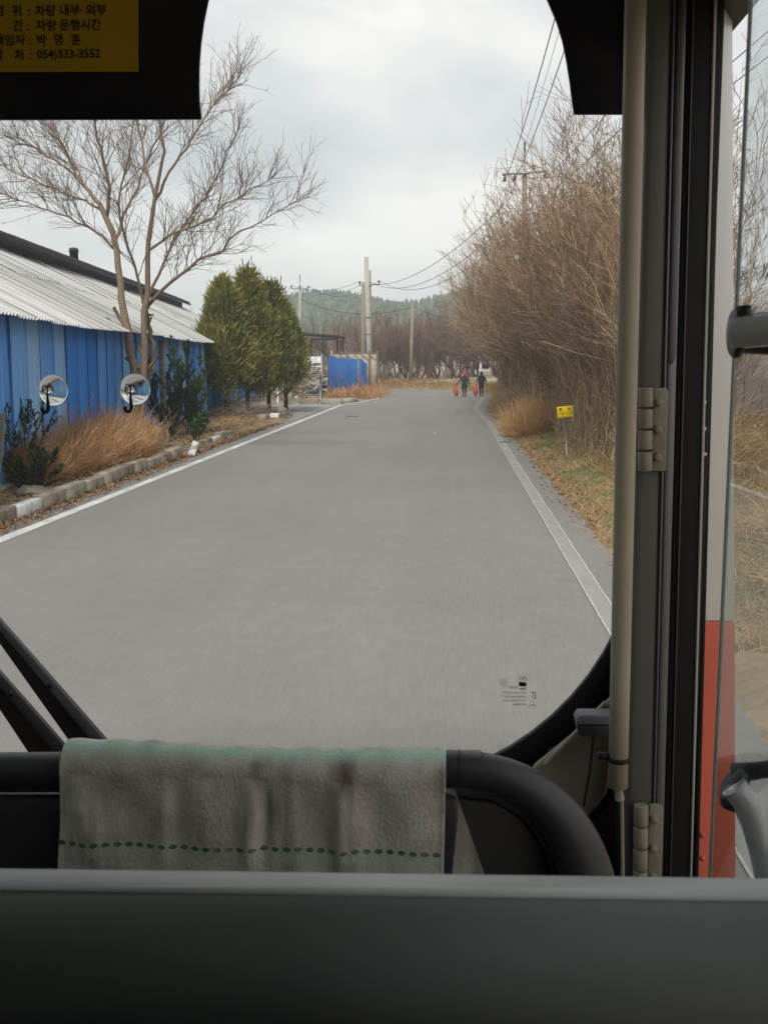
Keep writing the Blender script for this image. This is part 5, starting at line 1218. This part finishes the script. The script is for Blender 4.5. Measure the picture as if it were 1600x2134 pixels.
for zz in (z0, z1): mb = MB(); mb.beam((p0[0], p0[1], zz), (p1_[0], p1_[1], zz), .05, .05); mb.build('pane_frame', M['black_rubber'], bus)
def grab(P, r, caps, name='grab_handle'):
    h = bpy.data.objects.new(name, None); COL.objects.link(h); h.parent = bus
    mb = MB(); mb.tubes(resample(np.array(P), 26), r, 20, cap=True); mb.build('bar', M['chrome'], h, smooth=True)
    return h
YH = 1.14
h1 = grab([D(1528, 694, YH), D(1600, 687, YH - .02), D(1760, 678, YH - .06)], 32 * YH / FPX, None)
mb = MB(); P = np.array([D(1545, 693, YH + .012), D(1524, 693, YH + .012)]); mb.tubes(P, 52 * YH / FPX, 22, cap=True); mb.build('cap', M['black_plastic'], h1, bevel=.012, seg=4, fix=True)
mb = MB(); mb.tubes(np.array([D(1540, 676, YH + .03), D(1660, 668, YH + .02)]), 22 * YH / FPX, 12, cap=True); mb.tubes(np.array([D(1540, 716, YH + .03), D(1660, 722, YH + .02)]), 20 * YH / FPX, 12, cap=True); mb.build('bracket', M['black_plastic'], h1, smooth=True)
mb = MB(); mb.tubes(np.array([D(1552, 655, YH), D(1552, 636, YH)]), 13 * YH / FPX, 10, cap=True); mb.build('screw', M['black_plastic'], h1, bevel=.003)
h2 = grab([D(1528, 1640, YH), D(1552, 1668, YH - .002), D(1572, 1715, YH - .005), D(1590, 1775, YH - .01), D(1606, 1850, YH - .02), D(1615, 1950, YH - .03)], 29 * YH / FPX, None)
mb = MB(); mb.tubes(np.array([D(1548, 1650, YH + .02), D(1540, 1648, YH + .02), D(1522, 1641, YH + .02), D(1512, 1637, YH + .02)]), np.array([40, 49, 49, 30]) * YH / FPX, 22, cap=True); mb.build('cap', M['black_plastic'], h2, bevel=.006, seg=3, fix=True, smooth=True)
mb = MB(); mb.tubes(np.array([D(1528, 1612, YH + .03), D(1580, 1606, YH + .02), D(1700, 1590, YH)]), np.array([24, 19, 19]) * YH / FPX, 12, cap=True); mb.build('bracket', M['black_plastic'], h2, smooth=True)

# unseen seats behind the viewer, added to block rear light from the rail
M['seat_cloth'] = pm('seat_cloth', (.035, .04, .07), .95, .3, 30, .2, 120)
for x0, x1 in ((-.46, .0), (.03, .50), (-1.95, -1.0)):
    st_ = bpy.data.objects.new('unseen_seat', None); COL.objects.link(st_); st_.parent = bus
    mb = MB(); mb.box((x0, -.62, 1.40), (x1, -.16, 1.52)); mb.build('cushion', M['seat_cloth'], st_, bevel=.04, seg=3)
    mb = MB(); mb.prism([(x0, -.55, 1.5), (x1, -.55, 1.5), (x1, -.72, 2.28), (x0, -.72, 2.28)], (0, -.10, 0)); mb.build('backrest', M['seat_cloth'], st_, bevel=.03, seg=3, fix=True)
    mb = MB(); mb.box((x0 + .05, -.58, .93), (x1 - .05, -.25, 1.39)); mb.build('base', M['black_plastic'], st_)
mb = MB(); mb.box((-.5, .70, .93), (.60, .74, 1.66)); mb.build('modesty_panel', M['black_plastic'], bus)
# padded dash rail and dash
YD = 2.0; k2 = YD / FPX
cl = [(-700, 1610, 41), (0, 1607, 41), (500, 1604, 41), (900, 1602, 41), (955, 1602, 41), (1010, 1605, 41), (1060, 1618, 42), (1105, 1640, 44), (1150, 1678, 48), (1187, 1726, 53), (1212, 1785, 58), (1228, 1850, 63), (1236, 1930, 66), (1240, 2020, 68)]
P = np.array([D(a, b, YD) for a, b, c in cl]); rr = np.array([c for a, b, c in cl]) * k2
u = np.concatenate([[0], np.cumsum(np.linalg.norm(np.diff(P, axis=0), axis=1))]); uu = np.linspace(0, u[-1], 90)
P = np.stack([np.interp(uu, u, P[:, k]) for k in range(3)], 1); rr = np.interp(uu, u, rr)
for _ in range(6): P[1:-1] = (P[:-2] + 2 * P[1:-1] + P[2:]) / 4; rr[1:-1] = (rr[:-2] + 2 * rr[1:-1] + rr[2:]) / 4
mb = MB(); mb.tubes(P, rr, 28, cap=True); mb.build('padded_rail', M['black_plastic'], bus, smooth=True)
sm = D(956, 1602, YD); mb = MB(); mb.lathe([(41.0 * k2, -.0012), (41.6 * k2, -.0012), (41.6 * k2, .0012), (41.0 * k2, .0012)], sm, 'X', 28); mb.build('rail_seam', M['black_rubber'], bus)
c = D(972, 1573, YD - .034); ang = np.linspace(-math.pi / 2, math.pi / 2, 14)
P_ = [c + np.array([-.014, 0, -.009])] + [c + np.array([.022 + .009 * math.cos(v), .0, .009 * math.sin(v)]) for v in ang] + [c + np.array([-.014, 0, .009])]
mb = MB(); mb.tubes(np.array(P_) + np.array([0, -.0005, 0]), .0009, 6); mb.build('rail_inlay', M['black_rubber'], bus)
# lower rail to the left and inner panel
lo = [(-700, 1668), (300, 1664), (900, 1662)]
mb = MB(); pr = [(YD + .00, 1652), (YD - .012, 1672), (YD - .018, 1710), (YD - .02, 1800), (YD - .02, 1990), (YD + .03, 1990), (YD + .03, 1655)]
A = [D(-700, py, Y) for Y, py in pr]; mb.prism(A, D(945, 1700, YD) - D(-700, 1700, YD)); mb.build('lower_bolster', M['black_plastic'], bus, bevel=.012, seg=3, fix=True)
mb = MB(); mb.prism([D(*p, YD + .06) for p in ((-800, 1640), (1120, 1640), (1190, 1760), (1200, 2050), (-800, 2050))], (0, .03, 0)); mb.build('inner_panel', M['black_plastic'], bus, bevel=.01, fix=True)
mb = MB(); mb.tubes(resample(np.array([D(*p, YD + .055) for p in ((960, 1660), (1030, 1668), (1090, 1705), (1135, 1770), (1155, 1860), (1160, 1960))]), 30), .006, 8); mb.build('panel_bead', M['black_rubber'], bus, smooth=True)
mb = MB(); mb.box((-2.0, YD + .09, 1.03), (.30, YW - .07, 1.10)); mb.build('dashboard', M['black_plastic'], bus, bevel=.02, seg=2)

# grey rail right in front of the seat
YF = .72
fr_l, fr_r = D(-200, 1845, YF), D(1800, 1873, YF)
sec = [(-.052 * math.sin(a), -.052 + .052 * math.cos(a)) for a in np.linspace(0, math.pi, 22)] + [(.03, -.104), (.03, -.002)]
mb = MB(); V = [np.array([0, a, b]) for a, b in sec]
mb.prism([fr_l + v for v in V], fr_r - fr_l); mb.build('seat_front_rail', M['rail_grey'], bus, fix=True, smooth=True)
mb = MB(); mb.prism([fr_l + v + np.array([0, .002, .0008]) for v in [np.array([0, a, b]) for a, b in ((.020, -.002), (-.007, -.003), (-.008, -.0005), (-.004, .0010), (.020, .0020))]], (fr_r - fr_l)); mb.build('rail_highlight', M['rail_light'], bus, fix=True)  # pale strip painted in as the light along the rail's top edge

# device on the pillar with a hanging cable
dev = empty('dash_device', D(1240, 1530, 2.34), 0, 'flat grey electronic box with a black cable on the pillar', 'device')
mb = MB(); mb.prism([D(*p, 2.33) for p in ((1207, 1492), (1300, 1492), (1300, 1512), (1203, 1512), (1199, 1505))], (0, .055, 0)); mb.build('lid', pm('device_grey', (.16, .17, .20), .45, .05, 5), dev, bevel=.004, seg=2, fix=True)
mb = MB(); mb.prism([D(*p, 2.333) for p in ((1201, 1513), (1300, 1513), (1300, 1536), (1212, 1536), (1205, 1530))], (0, .05, 0)); mb.build('case', M['black_plastic'], dev, bevel=.003, seg=2, fix=True)
mb = MB(); mb.tubes(resample(np.array([D(1236, 1534, 2.35), D(1233, 1570, 2.36), D(1229, 1605, 2.37), D(1222, 1645, 2.38), D(1216, 1680, 2.40)]), 12), .0028, 8); mb.build('cable', M['black_rubber'], dev, smooth=True)

# wipers outside
def wiper(pts_l, pts_r, label):
    Yo = 2.80; w = bpy.data.objects.new('wiper_arm', None); COL.objects.link(w); w.parent = bus
    l0, l1 = [D(*p, Yo) for p in pts_l]; r0, r1 = [D(*p, Yo) for p in pts_r]
    mb = MB(); c0 = l0 * .32 + r0 * .68; c1 = l1 * .32 + r1 * .68
    mb.prism([l0, l1, c1, c0], (0, .03, 0)); mb.build('arm', M['black_rubber'], w, bevel=.003, fix=True)
    mb = MB(); off = np.array([0, .012, .0]); mb.prism([c0 + [0, -.003, 0], c1 + [0, -.003, 0], r1 + off, r0 + off], (0, .02, 0)); mb.build('rib', M['black_plastic'], w, bevel=.003, fix=True)
    f = .62; m0 = (c0 * .5 + r0 * .5) * (1 - f) + (c1 * .5 + r1 * .5) * f
    mb = MB(); mb.lathe([(0, -.008), (.006, -.008), (.008, -.002), (.008, .01)], m0, 'Y', 10); mb.build('bolt', M['black_rubber'], w, fix=True)
wiper([(-120, 1175), (175, 1590)], [(-120, 1165), (252, 1588)], '')
wiper([(-150, 1255), (62, 1575)], [(-150, 1240), (140, 1570)], '')

# suction hooks on the windshield
def hook(px, py, label):
    c = D(px, py, YW - .012); t = empty('suction_hook', c, 0, label, 'suction hook', 'suction hooks on the windshield')
    r = 33 * YW / FPX
    mb = MB(); mb.lathe([(.0, -.016), (.010, -.0155), (.018, -.012), (.028, -.005), (r * .9, .004), (r, .009), (r * .97, .0105), (r * .8, .007), (.02, -.001), (.0, -.003)], (0, 0, 0), 'Y', 32)
    mb.build('cup', M['clear_pvc'], t, world=False, smooth=True, fix=True)
    mb = MB(); mb.lathe([(0, -.030), (.011, -.029), (.0125, -.026), (.010, -.017), (.010, -.015), (0, -.015)], (0, 0, 0), 'Y', 20); mb.build('knob', M['clear_pvc'], t, world=False, smooth=True, fix=True)
    a = np.linspace(-.6, 3.7, 16)
    for s in (-1, 1):
        mb = MB(); mb.tubes(np.stack([s * (.0065 + .0065 * np.cos(a)), np.full(16, -.032), .003 + .010 * np.sin(a)], 1), .0016, 8); mb.build('wire_loop', M['insul'], t, world=False, smooth=True)
    P = np.array([(0, -.034, .004), (0, -.034, -.02), (.001, -.033, -.045), (-.002, -.036, -.053), (-.009, -.040, -.054), (-.013, -.042, -.047), (-.011, -.042, -.041)])
    mb = MB(); mb.tubes(resample(P, 22), np.interp(np.linspace(0, 1, 22), [0, .15, .4, 1], [.0016, .0022, .0042, .0042]), 10, cap=True); mb.build('hook', M['black_rubber'], t, world=False, smooth=True)
hook(109, 813, 'clear suction cup with black hook nearer the left windshield edge')
hook(280, 811, 'clear suction cup with black hook in front of the tree trunk')

# maker's stamp on the windshield (seen from behind, so mirrored), specks of dirt, card at the edge
stamp = empty('glass_stamp', D(1068, 1445, YW - .004), 0, 'small black mirrored maker stamp on the lower right windshield', 'stamp')
RX = np.array([-1.0, 0, -.02]); RX /= np.linalg.norm(RX); UPz = np.array([-.02, 0, 1.0]); UPz /= np.linalg.norm(UPz)
def Sp(x, y): return D(1020 + x * .075, 1390 + y * .075, YW - .004)
ks = .075 * YW / FPX
def stext(s, x, y, h, bold=0.0): text_part('lettering', s, h * ks * 1.38, Sp(x, y), RX, UPz, M['black_ink2'], stamp, bold)
stext('HANGLAS SAFETY', 1025, 745, 62); stext('LAMINATED A16.7', 1020, 855, 60); stext('DOT772 AS1 M170', 1020, 965, 60); stext('43R-000065', 1015, 1068, 56)
stext('GLAS', 790, 600, 76, .0001); stext('E000473', 520, 555, 36)
def circ(cx, cy, rx, ry, w=.0007, a0=0, a1=2 * math.pi, n=28):
    a = np.linspace(a0, a1, n); mb = MB(); mb.tubes(np.array([Sp(cx + rx * math.cos(v), cy + ry * math.sin(v)) for v in a]), w / 2, 4); mb.build('ring', M['black_ink2'], stamp)
circ(393, 410, 120, 90); circ(1195, 1068, 98, 100)
for cx in (330, 385, 440): circ(cx - 25, 412, 42, 52, .0011, -1.2, 1.2, 10)
stext('E4', 1250, 1100, 78)
def flat(pts, mat=M['black_ink2']): mb = MB(); mb.prism([Sp(*p) for p in pts], (0, .0005, 0)); mb.build('mark', mat, stamp, fix=True)
flat([(812, 415), (1020, 435), (1020, 545), (812, 535)]); flat([(812, 605), (1020, 622), (1020, 638), (812, 622)])
stext('HAN', 1018, 612, 52, .0001)
for p in ([(820, 265), (1030, 290), (1030, 302), (820, 277)], [(820, 355), (1030, 370), (1030, 380), (820, 365)], [(1020, 290), (1030, 290), (1030, 380), (1020, 380)], [(820, 265), (830, 265), (830, 360), (820, 360)], [(905, 305), (940, 310), (940, 345), (905, 340)], [(975, 310), (1000, 312), (985, 345), (975, 340)]): flat(p)
for p in ([(1262, 690), (1280, 690), (1280, 890), (1262, 890)], [(1150, 680), (1240, 720), (1235, 735), (1150, 700)], [(1240, 860), (1262, 890), (1240, 895), (1220, 870)]): flat(p)
circ(1160, 785, 70, 70, .0009, -1.3, 1.3, 12); circ(1160, 785, 38, 42, .0009, -1.3, 1.3, 12)
M['speck'] = pm('dirt_speck', (.85, .84, .82), .9, 0, 5, transl=.9)
for px, py, r_, lab in ((1076, 535, 4.2, 'pale dirt speck on the glass before the thicket'), (906, 902, 3.6, 'pale dirt speck on the glass before the road')):
    mb = MB(); mb.lathe([(0, -.0006), (r_ * YW / FPX * .8, -.0005), (r_ * YW / FPX, 0)], D(px, py, YW - .003), 'Y', 14)
    props(mb.build('dirt_speck', M['speck'], smooth=True), lab, 'dirt speck', 'specks on the windshield')
cardm = pm('clear_card', (.55, .60, .58), .3, .05, 4)
mb = MB(); mb.prism([D(*p, YW - .02) for p in ((-160, 858), (10, 862), (6, 930), (-2, 1002), (-160, 1005))], (0, .004, 0)); props(mb.build('clear_card', cardm, bevel=.001, fix=True), 'pale plastic card edge at the left side of the windshield', 'card')

# ------------------------------------------------------------------ towel over the rail
def towel_mat():
    m, nt, b = nodes_of('terry_towel'); N, L = nt.nodes, nt.links
    uv = N.new('ShaderNodeAttribute'); uv.attribute_name = 'tuv'
    sp = N.new('ShaderNodeSeparateXYZ'); L.new(uv.outputs['Vector'], sp.inputs[0])
    def math_(op, a, b_=None, cl=False):
        n_ = N.new('ShaderNodeMath'); n_.operation = op; n_.use_clamp = cl
        for i, v in enumerate((a, b_)):
            if v is None: continue
            if isinstance(v, (int, float)): n_.inputs[i].default_value = v
            else: L.new(v, n_.inputs[i])
        return n_.outputs[0]
    u, v = sp.outputs[0], sp.outputs[1]
    tc = N.new('ShaderNodeTexCoord')
    nz = N.new('ShaderNodeTexNoise'); nz.inputs['Scale'].default_value = 520; nz.inputs['Detail'].default_value = 3; L.new(tc.outputs['Object'], nz.inputs['Vector'])
    n2 = N.new('ShaderNodeTexNoise'); n2.inputs['Scale'].default_value = 16; n2.inputs['Detail'].default_value = 5; L.new(tc.outputs['Object'], n2.inputs['Vector'])
    # woven dots: band at v, period in u
    vv_ = math_('DIVIDE', math_('SUBTRACT', v, .2200), .0050)
    band = math_('LESS_THAN', math_('ABSOLUTE', vv_), 1.0)
    dots = math_('GREATER_THAN', math_('SINE', math_('MULTIPLY', u, 2 * math.pi / .0225)), math_('SUBTRACT', math_('MULTIPLY', math_('MULTIPLY', vv_, vv_), 1.5), .6))
    n4 = N.new('ShaderNodeTexNoise'); n4.inputs['Scale'].default_value = 70; L.new(tc.outputs['Object'], n4.inputs['Vector'])
    dot = math_('MULTIPLY', math_('MULTIPLY', band, dots), math_('ADD', .35, n4.outputs['Fac']), True)
    # mint woven zones over the rail and along the hem
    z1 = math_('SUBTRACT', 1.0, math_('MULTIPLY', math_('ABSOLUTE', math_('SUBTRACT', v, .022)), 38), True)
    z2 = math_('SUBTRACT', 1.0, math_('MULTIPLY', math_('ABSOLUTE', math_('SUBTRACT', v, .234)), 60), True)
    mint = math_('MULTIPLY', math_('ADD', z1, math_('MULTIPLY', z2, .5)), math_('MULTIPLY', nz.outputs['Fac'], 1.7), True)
    c0 = N.new('ShaderNodeValToRGB'); c0.color_ramp.elements[0].color = (.62, .58, .51, 1); c0.color_ramp.elements[1].color = (.82, .79, .73, 1)
    c0.color_ramp.elements[0].position = .3; c0.color_ramp.elements[1].position = .7
    L.new(n2.outputs['Fac'], c0.inputs[0])
    def mix(f, a, bcol):
        mx = N.new('ShaderNodeMix'); mx.data_type = 'RGBA'; L.new(f, mx.inputs[0]); L.new(a, mx.inputs[6]); mx.inputs[7].default_value = (*bcol, 1); return mx.outputs[2]
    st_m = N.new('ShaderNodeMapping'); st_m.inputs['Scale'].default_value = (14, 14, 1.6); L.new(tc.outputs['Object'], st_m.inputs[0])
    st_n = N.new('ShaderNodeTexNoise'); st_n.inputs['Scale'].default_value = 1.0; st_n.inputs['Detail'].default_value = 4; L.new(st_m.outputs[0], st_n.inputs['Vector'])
    stain_shade = math_('MULTIPLY', math_('SUBTRACT', st_n.outputs['Fac'], .5), 4.5, True)  # vertical brown streaks: stains and fold shade put into the colour
    worn = mix(stain_shade, c0.outputs[0], (.20, .165, .125))
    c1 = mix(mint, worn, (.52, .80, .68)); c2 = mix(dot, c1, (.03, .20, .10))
    mr = N.new('ShaderNodeMapRange'); mr.inputs[1].default_value = .3; mr.inputs[2].default_value = .7; mr.inputs[3].default_value = .8; mr.inputs[4].default_value = 1.16; L.new(nz.outputs['Fac'], mr.inputs[0])
    sc_ = N.new('ShaderNodeVectorMath'); sc_.operation = 'SCALE'; L.new(c2, sc_.inputs[0]); L.new(mr.outputs[0], sc_.inputs['Scale'])
    L.new(sc_.outputs[0], b.inputs['Base Color']); b.inputs['Roughness'].default_value = .95; b.inputs['Specular IOR Level'].default_value = .1
    b.inputs['Sheen Weight'].default_value = .25
    bp = N.new('ShaderNodeBump'); bp.inputs['Strength'].default_value = .6; bp.inputs['Distance'].default_value = .003; L.new(nz.outputs['Fac'], bp.inputs['Height']); L.new(bp.outputs[0], b.inputs['Normal'])
    return m
def build_towel():
    xl, xr = D(143, 1600, YD)[0], D(929, 1600, YD)[0]; zc = D(540, 1604, YD)[2]; rr_ = 41 * k2 + .0125
    nu, nv = 330, 210; vlen_f, vlen_b = .27, .28; arc = math.pi * rr_
    vs = np.linspace(-vlen_b - arc * .5, vlen_f + arc * .5, nv)       # v along cloth; 0 at the top of the rail
    us = np.linspace(0, 1, nu); Uu, Vv = np.meshgrid(us, vs)
    ang = np.clip(Vv / rr_, -math.pi / 2, math.pi / 2)
    y = YD - rr_ * np.sin(ang); z = zc + rr_ * np.cos(ang)
    drop = np.clip(np.abs(Vv) - arc / 2, 0, None); z = z - drop
    Wd = xr - xl; x = xl + Wd * Uu
    fr = np.sign(Vv); dn = drop / vlen_f
    x = x + np.where(Vv > 0, (-.012 * (1 - Uu) - .004 * Uu) * dn, (.085 * Uu ** 2 - .02 * (1 - Uu)) * dn * 1.1)
    # hanging folds grow downward
    f = (.010 * np.sin(Uu * 21 + 1.2 + .8 * dn) + .008 * np.sin(Uu * 37 + 2.5 - 1.5 * dn) + .006 * np.sin(Uu * 11 + .4)) * np.clip(dn * 2.2, 0, 1) * np.clip(1 - 1.4 * dn, .06, 1)
    for u0, w_, a_ in ((.05, .03, .018), (.28, .025, .014), (.50, .022, .026), (.54, .018, -.014), (.735, .02, .020), (.80, .05, -.010), (.17, .05, -.012), (.37, .04, .012)):
        f = f - a_ * np.exp(-((Uu - u0 - .05 * dn * (u0 < .2)) / w_) ** 2) * np.clip(dn * 4, 0, 1) * np.clip(1.05 - 1.3 * dn, .05, 1)
    y = np.where(Vv > 0, y - .014 * dn + np.clip(1.25 * f, -.04, .024), y + np.clip(f, -.004, .02))
    z = z + .0015 * np.sin(Uu * 60) * np.cos(ang) + .0035 * np.sin(Uu * 6.5 + 1) * np.clip(np.cos(ang), 0, 1)
    nz_ = rng.normal(size=x.shape) * .00035; y = y + nz_ * np.sin(ang) - np.abs(nz_); z = z + nz_ * np.cos(ang)
    hem = np.exp(-((Vv - (vlen_f + arc * .5 - .004)) / .006) ** 2) + np.exp(-((Uu - .004) / .006) ** 2) + np.exp(-((Uu - .996) / .006) ** 2); y = y - .002 * hem * (Vv > 0)
    mb = MB(); X = np.stack([x, y, z], -1).reshape(-1, 3); idx = np.arange(nu * nv).reshape(nv, nu)
    mb.add(X, np.stack([idx[:-1, :-1], idx[1:, :-1], idx[1:, 1:], idx[:-1, 1:]], -1).reshape(-1, 4))
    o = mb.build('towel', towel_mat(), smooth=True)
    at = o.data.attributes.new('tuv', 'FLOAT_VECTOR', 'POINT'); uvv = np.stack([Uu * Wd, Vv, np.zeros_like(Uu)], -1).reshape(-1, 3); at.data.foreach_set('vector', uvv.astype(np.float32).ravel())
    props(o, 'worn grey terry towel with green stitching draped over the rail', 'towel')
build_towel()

# ------------------------------------------------------------------ air
mb = MB(); mb.box((-560, -60, -2.5), (520, 900, 60))
hm = bpy.data.materials.new('haze'); hm.use_nodes = True; hn = hm.node_tree; hn.nodes.remove(hn.nodes['Principled BSDF'])
pv = hn.nodes.new('ShaderNodeVolumePrincipled'); pv.inputs['Color'].default_value = (.88, .94, 1.0, 1); pv.inputs['Density'].default_value = .0010
hn.links.new(pv.outputs[0], hn.nodes['Material Output'].inputs['Volume'])
props(mb.build('haze', hm), 'thin pale haze in the air', None, None, 'stuff')
